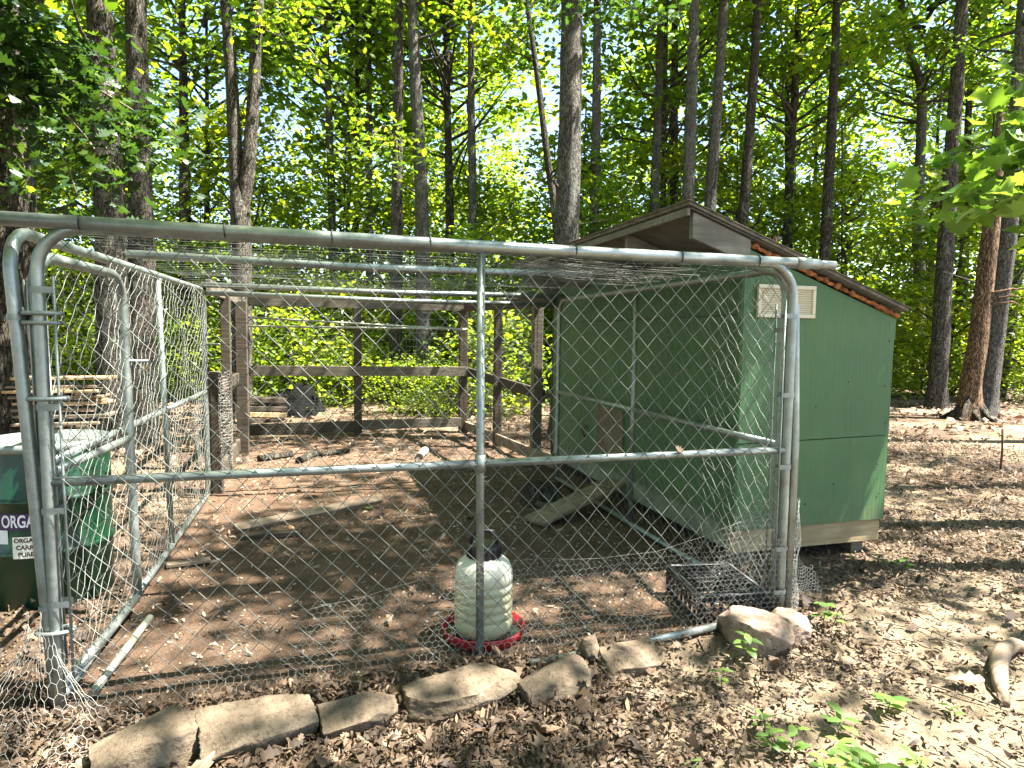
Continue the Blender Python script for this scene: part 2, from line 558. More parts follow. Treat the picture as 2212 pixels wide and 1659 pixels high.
def jug_mat():
    m, nt, b, out = mat("milky_jug_plastic")
    co = coords(nt)
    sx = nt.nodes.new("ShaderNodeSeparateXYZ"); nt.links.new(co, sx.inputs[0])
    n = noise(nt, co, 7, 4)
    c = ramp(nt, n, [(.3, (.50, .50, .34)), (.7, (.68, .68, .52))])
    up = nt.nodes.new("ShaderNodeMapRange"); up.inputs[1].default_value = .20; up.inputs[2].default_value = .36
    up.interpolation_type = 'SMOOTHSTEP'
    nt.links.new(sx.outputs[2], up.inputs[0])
    c2 = mixc(nt, up.outputs[0], ramp(nt, n, [(.3, (.42, .42, .25)), (.7, (.58, .57, .38))]), (.72, .72, .60))  # sunlit top and shaded lower part of the jug painted into its colour
    nt.links.new(c2, b.inputs["Base Color"])
    setb(b, .32, 0, .5)
    t = nt.nodes.new("ShaderNodeBsdfTranslucent"); nt.links.new(c2, t.inputs[0])
    mx = nt.nodes.new("ShaderNodeMixShader"); mx.inputs[0].default_value = .3
    nt.links.new(b.outputs[0], mx.inputs[1]); nt.links.new(t.outputs[0], mx.inputs[2])
    nt.links.new(mx.outputs[0], out.inputs[0])
    return m
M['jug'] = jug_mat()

def stone_mat(name, a, b_, c_):
    m, nt, b, _ = mat(name)
    co = coords(nt)
    n1 = noise(nt, co, 5, 7, .7)
    n2 = noise(nt, co, 45, 5, .7)
    c = ramp(nt, n1, [(.3, a), (.52, b_), (.72, c_)])
    c = mixc(nt, ramp(nt, n2, [(.33, (.7, .7, .7)), (.5, (0, 0, 0))]), c, tuple(x * .5 for x in a))
    nt.links.new(c, b.inputs["Base Color"])
    setb(b, .92, 0, .2)
    s = nt.nodes.new("ShaderNodeMath"); s.operation = 'MULTIPLY_ADD'
    nt.links.new(n2, s.inputs[0]); s.inputs[1].default_value = .3; nt.links.new(n1, s.inputs[2])
    bump(nt, b, s.outputs[0], .03, .9)
    return m
M['stone'] = stone_mat("sandstone", (.085, .064, .042), (.150, .114, .078), (.22, .175, .125))
M['stone2'] = stone_mat("pink_sandstone", (.17, .12, .085), (.26, .19, .14), (.34, .265, .20))

# ---------------------------------------------------------------- ground sheet
def build_ground():
    n = 440
    t = np.linspace(-1, 1, n)
    k = 5.6
    g = np.sinh(k * t) / np.sinh(k) * 110
    xs, ys = g + 2.0, g + 1.5
    V = np.zeros((n * n, 3), np.float32)
    i = 0
    for y in ys:
        for x in xs:
            V[i] = (x, y, gz(x, y)); i += 1
    a = np.arange((n - 1) * n).reshape(n - 1, n)[:, :-1].ravel()
    Fq = np.stack([a, a + 1, a + n + 1, a + n], 1)
    me = mesh_np("ground", V, Fq, [M['ground']], smooth_shade=True)
    tag(link("ground", me), kind="structure")
build_ground()

# ---------------------------------------------------------------- leaves
def leaf_template(kind):
    """verts of a leaf lying along +x, length 1, and triangles"""
    if kind == 'simple':
        v = [(0, 0, 0), (.28, .24, .05), (.28, -.24, .05), (.66, .27, .03), (.66, -.27, .03), (1, 0, -.08)]
        f = [(0, 2, 1), (1, 2, 4), (1, 4, 3), (3, 4, 5)]
    elif kind == 'lobed':      # oak
        half = [(.0, .02), (.16, .09), (.24, .20), (.34, .10), (.48, .30), (.56, .14), (.74, .30), (.80, .13), (.93, .16), (1.0, 0)]
        v = [(x, 0, .0) for x, _ in half]
        v = []
        for x, y in half: v.append((x, y, .25 * y))
        for x, y in half[:-1]: v.append((x, -y, .25 * y))
        n = len(half)
        f = []
        for i in range(n - 2):
            f += [(i, n + i, n + i + 1), (i, n + i + 1, i + 1)]
        f += [(n - 2, n + n - 2, n - 1)]
    elif kind == 'maple':
        out = [(0, 0), (.06, .22), (.02, .42), (.22, .38), (.34, .56), (.46, .36), (.56, .20), (.72, .26), (.80, .12), (1, 0)]
        v = [(x, y, .15 * abs(y)) for x, y in out] + [(x, -y, .15 * abs(y)) for x, y in out[1:-1]] + [(.35, 0, -.03)]
        n = len(out)
        ring = list(range(n)) + [n + i for i in range(n - 3, -1, -1)]
        c = len(v) - 1
        f = [(c, ring[(i + 1) % len(ring)], ring[i]) for i in range(len(ring))]
    elif kind == 'curl':
        v = [(0, 0, 0), (.25, .10, .09), (.25, -.12, .02), (.6, .13, .12), (.6, -.10, .03), (1, .02, .02)]
        f = [(0, 2, 1), (1, 2, 4), (1, 4, 3), (3, 4, 5)]
    elif kind == 'oval':
        v = [(0, 0, 0), (.2, .17, .04), (.2, -.17, .04), (.5, .25, .05), (.5, -.25, .05), (.8, .16, 0), (.8, -.16, 0), (1, 0, -.08)]
        f = [(0, 2, 1), (1, 2, 4), (1, 4, 3), (3, 4, 6), (3, 6, 5), (5, 6, 7)]
    return np.array(v, float), np.array(f, int)
def rot_frames(n, up_spread, rg, updir=None):
    """random leaf frames: normals near vertical (spread in radians), random heading"""
    th = rg.uniform(0, 2 * np.pi, n)
    nx = rg.normal(0, up_spread, (n, 2))
    nrm = np.stack([nx[:, 0], nx[:, 1], np.ones(n)], 1)
    nrm /= np.linalg.norm(nrm, axis=1)[:, None]
    h = np.stack([np.cos(th), np.sin(th), np.zeros(n)], 1)
    x = h - nrm * (h * nrm).sum(1)[:, None]
    x /= np.linalg.norm(x, axis=1)[:, None]
    y = np.cross(nrm, x)
    return np.stack([x, y, nrm], 2)          # columns
def scatter_leaves(pos, size, kind, spread, rg, droop=0.0, curl=0.0):
    tv, tf = leaf_template(kind)
    n = len(pos)
    fr = rot_frames(n, spread, rg)
    tvn = np.repeat(tv[None], n, 0)
    if curl:
        cu = rg.normal(0, curl, n)[:, None]
        tvn[:, :, 2] += cu * ((tvn[:, :, 0] - .5) ** 2 - .1) * 2 + np.abs(rg.normal(0, curl, n))[:, None] * np.abs(tvn[:, :, 1]) * 1.2
    tvn = tvn * np.asarray(size)[:, None, None]
    V = np.einsum('nij,nkj->nki', fr, tvn) + pos[:, None, :]
    Fc = tf[None] + (np.arange(n) * len(tv))[:, None, None]
    return V.reshape(-1, 3), Fc.reshape(-1, 3), len(tv)

def crown_mesh(name, seed, height, radius, clumps, per, leaf, m, kind='simple', flat=.38, low=.15):
    rg = np.random.default_rng(seed)
    pos, tint, tips = [], [], []
    for c in range(clumps):
        u = rg.uniform(low, 1.0)
        prof = radius * (0.55 + .45 * math.sin(math.pi * min(1, (u * .95 + .08)))) * (1 - .55 * max(0, u - .7) / .3)
        rr = prof * math.sqrt(rg.uniform(.08, 1))
        a = rg.uniform(0, 2 * math.pi)
        cpos = np.array([rr * math.cos(a), rr * math.sin(a), u * height])
        tips.append(cpos)
        s = rg.uniform(.24, .52)
        k = int(per * rg.uniform(.5, 1.4))
        p = rg.normal(0, 1, (k, 3)) * np.array([s, s, s * flat]) + cpos
        p[:, 2] -= .25 * ((p[:, 0] - cpos[0]) ** 2 + (p[:, 1] - cpos[1]) ** 2)
        pos.append(p)
        tint.append(np.clip(rg.normal(rg.uniform(.25, .75), .2, k), 0, 1))
    pos = np.concatenate(pos); tint = np.concatenate(tint)
    V, Fc, nv = scatter_leaves(pos, rg.uniform(.7, 1.3, len(pos)) * leaf, kind, .55, rg)
    me = mesh_np(name, V, Fc, [m], tint=np.repeat(tint, nv))
    # limbs reaching from the stem to the clumps
    b = MB()
    order = sorted(tips, key=lambda t: t[2])
    for t in order[::3]:
        t = Vector(t)
        z0 = max(0, t.z - t.xy.length * rg.uniform(.5, .9))
        mid = Vector((t.x * .45, t.y * .45, z0 + (t.z - z0) * .35)) + Vector(rg.normal(0, .12, 3))
        b.tube([(0, 0, z0), mid, t], [.045, .028, .008], 5, cap=False)
    return me, b.mesh(name + "_limbs", M['bark1'])

CROWNS = [crown_mesh("crown_a", 11, 9.5, 3.1, 130, 52, .21, M['leaf']),
          crown_mesh("crown_b", 12, 10.5, 2.6, 120, 52, .21, M['leaf']),
          crown_mesh("crown_c", 13, 8.0, 3.4, 130, 52, .20, M['leaf']),
          crown_mesh("crown_d", 14, 11.0, 2.9, 140, 50, .21, M['leaf'])]
SPARSE = [crown_mesh("crown_e", 21, 8.0, 2.3, 46, 50, .15, M['leaf'], low=.0),
          crown_mesh("crown_f", 22, 9.0, 2.0, 42, 50, .15, M['leaf'], low=.0)]
THIN = [crown_mesh("crown_g", 41, 7.0, 3.0, 60, 55, .15, M['leaf']), crown_mesh("crown_h", 42, 7.5, 2.8, 55, 55, .15, M['leaf']),
        crown_mesh("crown_i", 43, 6.5, 3.2, 60, 55, .15, M['leaf'])]
SAPL = [crown_mesh("sapling_crown_a", 51, 5.2, 1.7, 60, 50, .16, M['leafbright'], low=.12),
        crown_mesh("sapling_crown_b", 52, 4.4, 1.9, 60, 50, .16, M['leaf'], low=.12),
        crown_mesh("sapling_crown_c", 53, 6.0, 1.6, 66, 48, .16, M['leafbright'], low=.12)]
SHRUBS = [crown_mesh("shrub_crown_a", 31, 2.2, 1.1, 46, 55, .12, M['leafbright'], low=.05),
          crown_mesh("shrub_crown_b", 32, 3.0, 1.2, 56, 55, .12, M['leafbright'], low=.05),
          crown_mesh("shrub_crown_c", 33, 1.3, .9, 30, 50, .10, M['leafbright'], low=.05)]

# ---------------------------------------------------------------- trees
def trunk_mesh(path, radii, mat_, seed, sides=18, flare=True, ridges=.11):
    """path: points from the ground up"""
    rg = random.Random(seed)
    pts, rad = [], []
    n = 46
    P = [Vector(p) for p in path]
    for i in range(n + 1):
        t = (i / n) ** 1.35
        s = t * (len(P) - 1)
        k = min(int(s), len(P) - 2)
        f = s - k
        p0, p1, p2, p3 = P[max(k - 1, 0)], P[k], P[k + 1], P[min(k + 2, len(P) - 1)]
        p = .5 * ((2 * p1) + (p2 - p0) * f + (2 * p0 - 5 * p1 + 4 * p2 - p3) * f * f + (3 * p1 - p0 - 3 * p2 + p3) * f ** 3)
        r = radii[k] * (1 - f) + radii[k + 1] * f
        pts.append(p); rad.append(r)
    V, Fc = [], []
    off = rg.uniform(0, 50)
    z0 = pts[0].z
    for i, p in enumerate(pts):
        for k in range(sides):
            a = 2 * math.pi * k / sides
            r = rad[i]
            q = Vector((math.cos(a) * 2.2, math.sin(a) * 2.2, p.z * .8 + off))
            r *= 1 + ridges * mnoise.noise(q * 2.5) + .09 * mnoise.noise(q * .7)
            if flare:
                hgt = p.z - z0
                r *= 1 + .75 * math.exp(-hgt / .16) * (1 + .7 * math.sin(3 * a + off)) * .6 + .22 * math.exp(-hgt / .6)
            V.append((p.x + r * math.cos(a), p.y + r * math.sin(a), p.z))
    for i in range(n):
        for k in range(sides):
            k2 = (k + 1) % sides
            Fc.append((i * sides + k, i * sides + k2, (i + 1) * sides + k2, (i + 1) * sides + k))
    return mesh_np("trunk", np.array([(v[0], v[1], v[2]) for v in V]), Fc, [mat_], smooth_shade=True)

def make_tree(name, label, trunk_px, t, dia, barkm, crown=None, crown_z=7.0, height=15.0, group=None, cscale=1.0, extra=None, seed=None):
    """trunk_px: frame positions (x, y) along the stem, high to low; t: distance along the view axis"""
    pts = [far(x, y, t) for x, y in trunk_px]
    top, bot = pts[0], pts[-1]
    d = (pts[-2] - bot)
    f = (bot.z - gz(bot.x, bot.y) + .1) / d.z
    base = bot - d * f
    d2 = pts[0] - pts[1]
    path = [base] + [p for p in pts[::-1] if p.z > base.z + .35]
    if path[-1].z < height:
        slope = d2 / d2.z
        h = height - path[-1].z
        path.append(path[-1] + Vector((slope.x * .6, slope.y * .6, 1)) * (h * .5))
        path.append(path[-1] + Vector((slope.x * .3, slope.y * .3, 1)) * (h * .5))
    root = thing(name, label, "tree", base, group=group)
    H = path[-1].z - base.z
    dia *= 1.14
    radii = [max(.02, dia / 2 * (1 - .72 * ((p.z - base.z) / H) ** 1.2)) for p in path]
    sd = seed if seed is not None else int(abs(base.x * 97 + base.y * 31)) + 3
    link("trunk", trunk_mesh([p - base for p in path], radii, barkm, sd), root)
    rl = random.Random(sd + 77)
    for q in range(rl.randint(3, 6)):
        zz = rl.uniform(2.2, min(height - 2, 9.5))
        for a, b in zip(path, path[1:]):
            if a.z <= base.z + zz <= b.z:
                c0 = a.lerp(b, (base.z + zz - a.z) / (b.z - a.z)) - base
                an, L = rl.uniform(0, 6.28), rl.choice((.15, .35, .9, 1.5, 2.0))
                dv = Vector((math.cos(an), math.sin(an), rl.uniform(.15, .7)))
                r0 = dia * rl.uniform(.07, .13)
                e1 = c0 + dv * L * .5 + Vector((0, 0, rl.uniform(-.08, .05)))
                e2 = c0 + dv * L + Vector((rl.uniform(-.2, .2), rl.uniform(-.2, .2), rl.uniform(-.05, .25))) * L
                MB().tube([c0, c0 + dv * L * .2, e1, e2], [r0, r0 * .8, r0 * .6, r0 * (.5 if L < .4 else .2)], 7).build("limb", barkm, root)
                break
    if crown is not None:
        cm, lm = crown
        # where the stem is at crown height
        for a, b in zip(path, path[1:]):
            if a.z <= crown_z <= b.z:
                fr = (crown_z - a.z) / (b.z - a.z)
                cp = a.lerp(b, fr); break
        else:
            cp = path[-1]
        rr = random.Random(sd)
        rz = rr.uniform(0, 6.28)
        for nm, me in (("crown", cm), ("branches", lm)):
            o = link(nm, me, root)
            o.location = cp - base
            o.rotation_euler = (0, 0, rz)
            o.scale = (cscale, cscale, cscale)
    return root, path, base

# trees the photograph shows one by one: (label, stem in the frame high->low, distance, diameter, bark, crown, crown start, height)
B1, B2, B3 = M['bark1'], M['bark2'], M['bark3']
TREES = [
 ("dark oak trunk at the far left edge behind the green drum", [(2, 0), (8, 400), (14, 700), (18, 900)], 6.6, .30, B3, SPARSE[1], 6.6, 14),
 ("rough oak trunk left of its close twin behind the left panel", [(214, 0), (226, 250), (238, 480), (248, 850)], 8.4, .345, B1, SPARSE[0], 6.4, 15),
 ("rough oak trunk right of its close twin, pale sunlit patch low down", [(293, 0), (299, 250), (304, 500), (308, 880)], 8.8, .31, B1, SPARSE[1], 6.8, 15),
 ("thin dark trunk just left of the forked tree", [(395, 120), (398, 300), (400, 480), (402, 700)], 17.0, .30, B3, CROWNS[3], 6.5, 14),
 ("slender straight trunk between the forked tree and the pair of pale trunks", [(700, 0), (710, 220), (717, 480), (725, 760)], 19.0, .24, B2, CROWNS[0], 9.0, 16),
 ("slim blue-grey trunk just left of the pair of pale trunks", [(797, 0), (797, 220), (798, 480), (800, 760)], 20.0, .24, B2, CROWNS[1], 10.0, 16),
 ("straight trunk left of the pair rising behind the run's back", [(862, 0), (860, 250), (857, 500), (853, 850)], 14.6, .27, B1, SPARSE[0], 9.0, 15),
 ("lean trunk right of the pair, its flared foot in sun behind the run", [(890, 0), (899, 200), (912, 480), (914, 860)], 14.2, .31, B2, SPARSE[1], 8.6, 15),
 ("slim mottled trunk behind the middle of the run, right of the pair", [(1017, 0), (1018, 250), (1021, 500), (1012, 780)], 18.0, .25, B2, SPARSE[0], 11.0, 16),
 ("thin trunk low behind the run, right of the sunlit foot", [(965, 150), (970, 400), (972, 560), (970, 770)], 19.0, .27, B3, CROWNS[2], 8.0, 15),
 ("biggest trunk, furrowed grey, rising behind the shed's back corner", [(1236, 0), (1231, 250), (1224, 520), (1220, 800)], 9.2, .33, B2, SPARSE[0], 7.2, 17),
 ("straight bluish trunk just right of the biggest trunk", [(1290, 0), (1288, 250), (1283, 500), (1282, 760)], 16.0, .26, B2, SPARSE[1], 9.5, 16),
 ("trunk left of the shed's roof peak, first of the row over the roof", [(1428, 0), (1421, 250), (1413, 450), (1405, 760)], 17.0, .26, B2, SPARSE[0], 10.0, 16),
 ("darker trunk second in the row over the shed roof", [(1458, 0), (1457, 200), (1456, 440), (1454, 760)], 19.0, .27, B3, SPARSE[1], 10.0, 16),
 ("stout trunk rising right at the shed's roof peak, sunlit edge", [(1500, 0), (1494, 200), (1486, 440), (1478, 760)], 14.0, .28, B2, SPARSE[0], 9.0, 16),
 ("leaning pale trunk just right of the roof peak, sunlit right side", [(1564, 0), (1551, 200), (1534, 440), (1512, 760)], 14.5, .27, B2, SPARSE[1], 9.0, 16),
 ("leaning dark trunk over the lower slope of the shed roof", [(1637, 0), (1622, 250), (1605, 480), (1586, 760)], 15.0, .25, B3, SPARSE[0], 9.5, 16),
 ("thin trunk half hidden in leaves right of the leaning dark trunk", [(1728, 0), (1717, 200), (1704, 420), (1690, 760)], 18.0, .25, B3, CROWNS[1], 7.0, 16),
 ("dark slim trunk above the low eave of the shed", [(1808, 0), (1798, 250), (1781, 560), (1770, 760)], 15.5, .25, B3, SPARSE[1], 9.5, 16),
 ("crooked trunk with an exposed root fan right of the shed", [(1962, 100), (1990, 200), (1984, 450), (1986, 620), (1982, 832)], 19.5, .33, B2, CROWNS[2], 8.0, 16),
 ("tall straight trunk on the right between the crooked trunk and the snag", [(2078, 0), (2062, 250), (2042, 540), (2024, 875)], 14.3, .33, B1, SPARSE[0], 9.0, 16),
 ("grey trunk standing tight behind the bare snag", [(2196, 250), (2178, 500), (2152, 700), (2126, 892)], 12.6, .31, B2, SPARSE[1], 7.5, 15),
 ("dark leaning trunk at the right edge behind the grey one", [(2215, 380), (2196, 560), (2170, 740), (2150, 850)], 16.5, .34, B3, CROWNS[0], 8.0, 15),
 ("thin far trunk between the tall straight trunk and the snag", [(2090, 300), (2084, 500), (2078, 700), (2072, 830)], 22.0, .30, B3, CROWNS[3], 8.0, 15),
 ("thin trunk beside the crooked one, in front of bright brush", [(2012, 560), (2008, 650), (2004, 740), (2000, 805)], 24.0, .27, B3, None, 8.0, 9),
]
ROOTS = []
for lab, px, t, dia, bk, cr, cz, H in TREES:
    ROOTS.append(make_tree("oak_tree", lab, px, t, dia, bk, cr, cz, H, "trees around the run")[0])

# forked tree
def forked():
    t = 11.2
    base = far(522, 900, t); base.z = gz(base.x, base.y) - .05
    root = thing("forked_oak_tree", "forked oak splitting into two stems above the left of the run", "tree", base, group="trees around the run")
    L = [far(x, y, t) - base for x, y in ((522, 800), (523, 640), (520, 470), (512, 380), (503, 220), (494, 90), (484, -60), (476, -260))]
    Rr = [far(x, y, t) - base for x, y in ((521, 470), (533, 390), (544, 260), (553, 100), (562, -60), (570, -260))]
    link("trunk", trunk_mesh([(0, 0, 0)] + L, [.17, .165, .16, .165, .115, .105, .095, .08, .06], B1, 5), root)
    link("fork_stem", trunk_mesh(Rr, [.11, .12, .105, .095, .08, .06], B1, 6, flare=False), root)
    cm, lm = SPARSE[0]
    for nm, me in (("crown", cm), ("branches", lm)):
        o = link(nm, me, root); o.location = (0, 0, 7.4)
    return root
FORK = forked()
# leaning stem beside the biggest trunk
make_tree("leaning_tree", "thin leaning stem slanting up left beside the biggest trunk",
          [(1138, 0), (1160, 160), (1180, 320), (1203, 500), (1216, 700)], 12.0, .16, B3, None, 8, 10, "trees around the run")
# bare snag
def snag():
    t = 12.1
    base = far(2092, 905, t); base.z = gz(base.x, base.y) - .05
    root = thing("dead_snag", "bare brown snag with peeled bark, broken on top, at right", "dead tree", base)
    P = [far(x, y, t) - base for x, y in ((2096, 840), (2112, 740), (2126, 620), (2140, 500), (2152, 380), (2163, 210))]
    link("trunk", trunk_mesh([(0, 0, 0)] + P, [.20, .165, .16, .15, .14, .11, .03], M['snag'], 9), root)
    b = MB()
    for k in range(9):
        a = k * .7 + 2.2
        b.tube([(.12 * math.cos(a), .12 * math.sin(a), .25 + .1 * (k % 3)), (.32 * math.cos(a), .3 * math.sin(a), .12), (.55 * math.cos(a), .5 * math.sin(a), .0)], [.06, .05, .015], 6)
    b.build("root_flare", M['bark3'], root)
    b = MB()
    for k in range(3):
        b.tube([(.30, -.05, 2.2 + .1 * k), (.75, -.1, 2.25 + .12 * k), (1.2, .05, 2.2 + .15 * k)], [.03, .022, .006], 5)
    b.build("dead_branch", M['snag'], root)
snag()

# woods behind: crowns that fill the view, each a tree of its own
def filler(x, y, crown, cz, H, dia, lab, grp, sc=1.0, seed=0, bk=None):
    base = Vector((x, y, gz(x, y) - .05))
    rr = random.Random(seed)
    root = thing("oak_tree", lab, "tree", base, group=grp)
    lean = Vector((rr.uniform(-.05, .05), rr.uniform(-.05, .05), 1))
    path = [Vector((0, 0, 0)), lean * (H * .25) + Vector((rr.uniform(-.1, .1), 0, 0)), lean * (H * .5), lean * (H * .78), lean * H]
    link("trunk", trunk_mesh(path, [dia / 2, dia * .45, dia * .38, dia * .25, .02], bk or B3, seed, sides=12), root)
    cm, lm = crown
    for nm, me in (("crown", cm), ("branches", lm)):
        o = link(nm, me, root)
        o.location = lean * cz
        o.rotation_euler = (0, 0, rr.uniform(0, 6.28))
        o.scale = (sc, sc, sc)
    return root
rr = random.Random(42)
ORD = ["first", "second", "third", "fourth", "fifth", "sixth", "seventh", "eighth", "ninth", "tenth", "eleventh", "twelfth", "thirteenth",
       "fourteenth", "fifteenth", "sixteenth", "seventeenth", "eighteenth", "nineteenth", "twentieth"]
TENS = ["", "twenty-", "thirty-", "forty-", "fifty-", "sixty-"]
ROUND = ["", "twentieth", "thirtieth", "fortieth", "fiftieth", "sixtieth"]
def ordinal(n):      # 0 -> first
    if n < 20: return ORD[n]
    n += 1
    return ROUND[n // 10 - 1] if n % 10 == 0 else TENS[n // 10 - 1] + ORD[n % 10 - 1]
k = 0
for row, (t0, n, cz0) in enumerate(((21, 7, 6.0), (28, 10, 4.4))):
    for i in range(n):
        px = -150 + (2212 + 300) * (i + rr.uniform(.15, .85)) / n
        t = t0 + rr.uniform(-2.5, 3)
        if 470 < px < 640 or 1110 < px < 1400: continue
        p = far(px, 760, t)
        filler(p.x, p.y, CROWNS[rr.randrange(4)], cz0 + rr.uniform(-.8, 1.2), 14 + rr.uniform(-1, 3), .21,
               f"leafy oak, {ORD[i]} from the left in the {('nearest', 'middle', 'farthest')[row]} row of background woods", "oaks deep in the woods", rr.uniform(.95, 1.3), 500 + k)
        k += 1

# oaks that shade the yard, standing beside and behind the viewer
SHADE = [(7.8, .6, 0, 7.0, 1.0), (4.7, -2.1, 2, 7.0, .80), (6.4, -5.0, 1, 7.5, 1.0), (11.5, 4.0, 2, 7.0, 1.0), (-4.6, 2.2, 0, 6.5, 1.0), (11.6, 1.0, 1, 7.0, .8)]
SURROUND = [(-3.0, 2.9, 0, 3.6), (-3.6, -1.2, 0, 1.2), (-2.8, -4.8, 1, 2.0), (.2, -7.4, 2, 4.5), (4.2, -8.6, 0, 5.0), (-6.2, 1.6, 2, 1.2), (-5.4, 5.0, 0, 1.2), (-6.4, -3.2, 3, 4.0), (-3.2, 8.5, 1, 4.5), (-1.2, -10.5, 3, 4.0)]  # unseen oaks added to block sky light from the left and behind
for i, (x, y, c, cz) in enumerate(SURROUND):
    filler(x, y, CROWNS[c], cz, 15, .3, "oak standing beside or behind the viewer's place", "oaks round the yard out of view", 1.0, 950 + i, B1)
for i, (x, y, c, cz, sc) in enumerate(SHADE):
    filler(x, y, THIN[c], cz, 16, .3, "oak beside the yard whose crown shades the run", "oaks shading the yard", sc, 900 + i, B1)

# brush beyond the run and the woods' edge
def shrub(x, y, i, sc, lab, grp, seed):
    cm, lm = SHRUBS[i]
    root = thing("shrub", lab, "shrub", (x, y, gz(x, y)), random.Random(seed).uniform(0, 6.28), grp)
    for nm, me in (("foliage", cm), ("stems", lm)):
        o = link(nm, me, root); o.scale = (sc, sc, sc)
for i in range(64):
    px = -120 + 2450 * (i + rr.uniform(.1, .9)) / 64
    t = rr.choice((rr.uniform(15.5, 18), rr.uniform(20, 27)))
    p = far(px, 780, t)
    shrub(p.x, p.y, rr.choice((0, 1, 1, 2)), rr.uniform(.85, 1.35), f"bright leafy shrub, {ordinal(i)} from the left in the brush behind the trunks", "brush behind the trunks", i)
for q in range(11):
    px = 430 + 62 * q + rr.uniform(-20, 20)
    p = far(px, 780, rr.uniform(11.4, 14.6))
    shrub(p.x, p.y, rr.choice((0, 2, 2)), rr.uniform(.55, .95), f"low leafy shrub, {ordinal(q)} from the left in the near brush beyond the run", "near brush beyond the run", 700 + q)
for px, py, i, sc, lab in ((560, 880, 2, .55, "small green bush right of the dark boards behind the run"),
                           (905, 868, 2, .75, "low green bush at the foot of the sunlit trunk"),
                           (985, 880, 2, .6, "low bright bush just right of the sunlit trunk's foot"),
                           (730, 850, 0, .6, "leafy bush behind the run's middle post"),
                           (420, 860, 0, .8, "dark leafy bush behind the wire of the left panel"),
                           (170, 800, 1, .8, "leafy bush behind the lumber stack"),
                           (1015, 815, 0, .7, "leafy bush behind the run's right back post")):
    p = ground(px, py)
    shrub(p.x, p.y, i, sc, lab, None, px)

for i in range(30):
    px = 40 + 2200 * (i + rr.uniform(.1, .9)) / 30
    t = rr.uniform(16, 25)
    p = far(px, 780, t)
    root = filler(p.x, p.y, SAPL[i % 3], rr.uniform(.8, 2.0), 7.0, .07, f"leafy sapling, {ordinal(i)} from the left between the trunks", "saplings between the trunks", rr.uniform(.9, 1.2), 1200 + i)
    root.name = "sapling"
# far woods read as one mass
def far_woods():
    rg = np.random.default_rng(77)
    n = 110000
    ang = rg.uniform(R(-30), R(66), n)
    d = rg.uniform(31, 50, n)
    z = 17 * rg.uniform(0, 1, n) ** 1.15
    pos = np.stack([CAM[0] + d * np.sin(ang), CAM[1] + d * np.cos(ang), z], 1)
    keep = np.array([mnoise.noise(Vector((p[0] * .28, p[1] * .28, p[2] * .34))) > (-.30 + .030 * p[2] if p[2] < 9 else .07 + .03 * (p[2] - 9)) for p in pos])
    gap = (((np.abs(ang + R(4.7)) < R(2.6)) | (np.abs(ang - R(21)) < R(4.0))) & (z > 8.5 + 1.5 * np.sin(d)))
    pos = pos[keep & ~gap]
    V, Fc, nv = scatter_leaves(pos, rg.uniform(.22, .46, len(pos)), 'simple', .7, rg)
    me = mesh_np("far_woods", V, Fc, [M['leafbright']], tint=np.repeat(rg.uniform(0, .8, len(pos)), nv))
    tag(link("far_woods", me), "mass of bright green woods far behind the trunks", "woods", kind="stuff")
far_woods()

# boughs hanging into the view from nearer oaks and a maple
def bough(tree, start, tips, n_leaf, leaf, kind, m, seed, sp=.22):
    """a leafy bough growing from a point on the tree's stem"""
    rg = np.random.default_rng(seed)
    start = Vector(start)
    b = MB()
    pos = []
    for tp in tips:
        tp = Vector(tp) - start
        mid = tp * .5 + Vector((0, 0, .10 * tp.length)) + Vector(rg.normal(0, .05, 3))
        b.tube([(0, 0, 0), mid, tp], [.024, .015, .004], 6)
        for q in range(n_leaf):
            f = rg.uniform(.45, 1.05)
            c = (mid * (2 * f) if f < .5 else mid.lerp(tp, (f - .5) * 2))
            pos.append(np.array(c) + rg.normal(0, 1, 3) * np.array([sp, sp, sp * .55]))
    o = b.build("bough", M['twig'], tree)
    o.location = start - tree.location
    pos = np.array(pos)
    V, Fc, nv = scatter_leaves(pos, rg.uniform(.7, 1.25, len(pos)) * leaf, kind, .6, rg, curl=.2)
    ti = np.clip(rg.normal(.45, .25, len(pos)), 0, 1)
    link("leaves", mesh_np("leaves", V, Fc, [m], tint=np.repeat(ti, nv)), o)
FP = lambda *a: [far(x, y, t) for x, y, t in a]
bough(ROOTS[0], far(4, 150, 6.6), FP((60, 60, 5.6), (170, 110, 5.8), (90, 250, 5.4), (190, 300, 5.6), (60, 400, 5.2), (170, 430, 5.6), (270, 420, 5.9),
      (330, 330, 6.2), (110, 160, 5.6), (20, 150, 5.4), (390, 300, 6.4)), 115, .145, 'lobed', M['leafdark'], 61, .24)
bough(FORK, far(556, 60, 11.2), FP((560, 60, 9.4), (640, 130, 9.6), (760, 60, 9.8), (700, 20, 9.4), (780, 250, 9.9), (620, 20, 9.4)), 70, .14, 'lobed', M['leaf'], 63, .32)
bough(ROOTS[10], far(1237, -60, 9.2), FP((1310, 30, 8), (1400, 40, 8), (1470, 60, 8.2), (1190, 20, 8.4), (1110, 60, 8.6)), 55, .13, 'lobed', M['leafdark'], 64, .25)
bough(ROOTS[6], far(859, 300, 14.6), FP((800, 300, 12.6), (860, 370, 12.6), (780, 400, 12.6), (920, 330, 12.8), (720, 330, 12.8)), 70, .15, 'lobed', M['leaf'], 65, .4)
mp = far(2430, 330, 4.0)
maple = filler(mp.x, mp.y, THIN[1], 6.0, 12, .18, "maple just past the right edge whose broad leaves hang into view", None, .5, 1500, B2)
maple.name = "maple_tree"
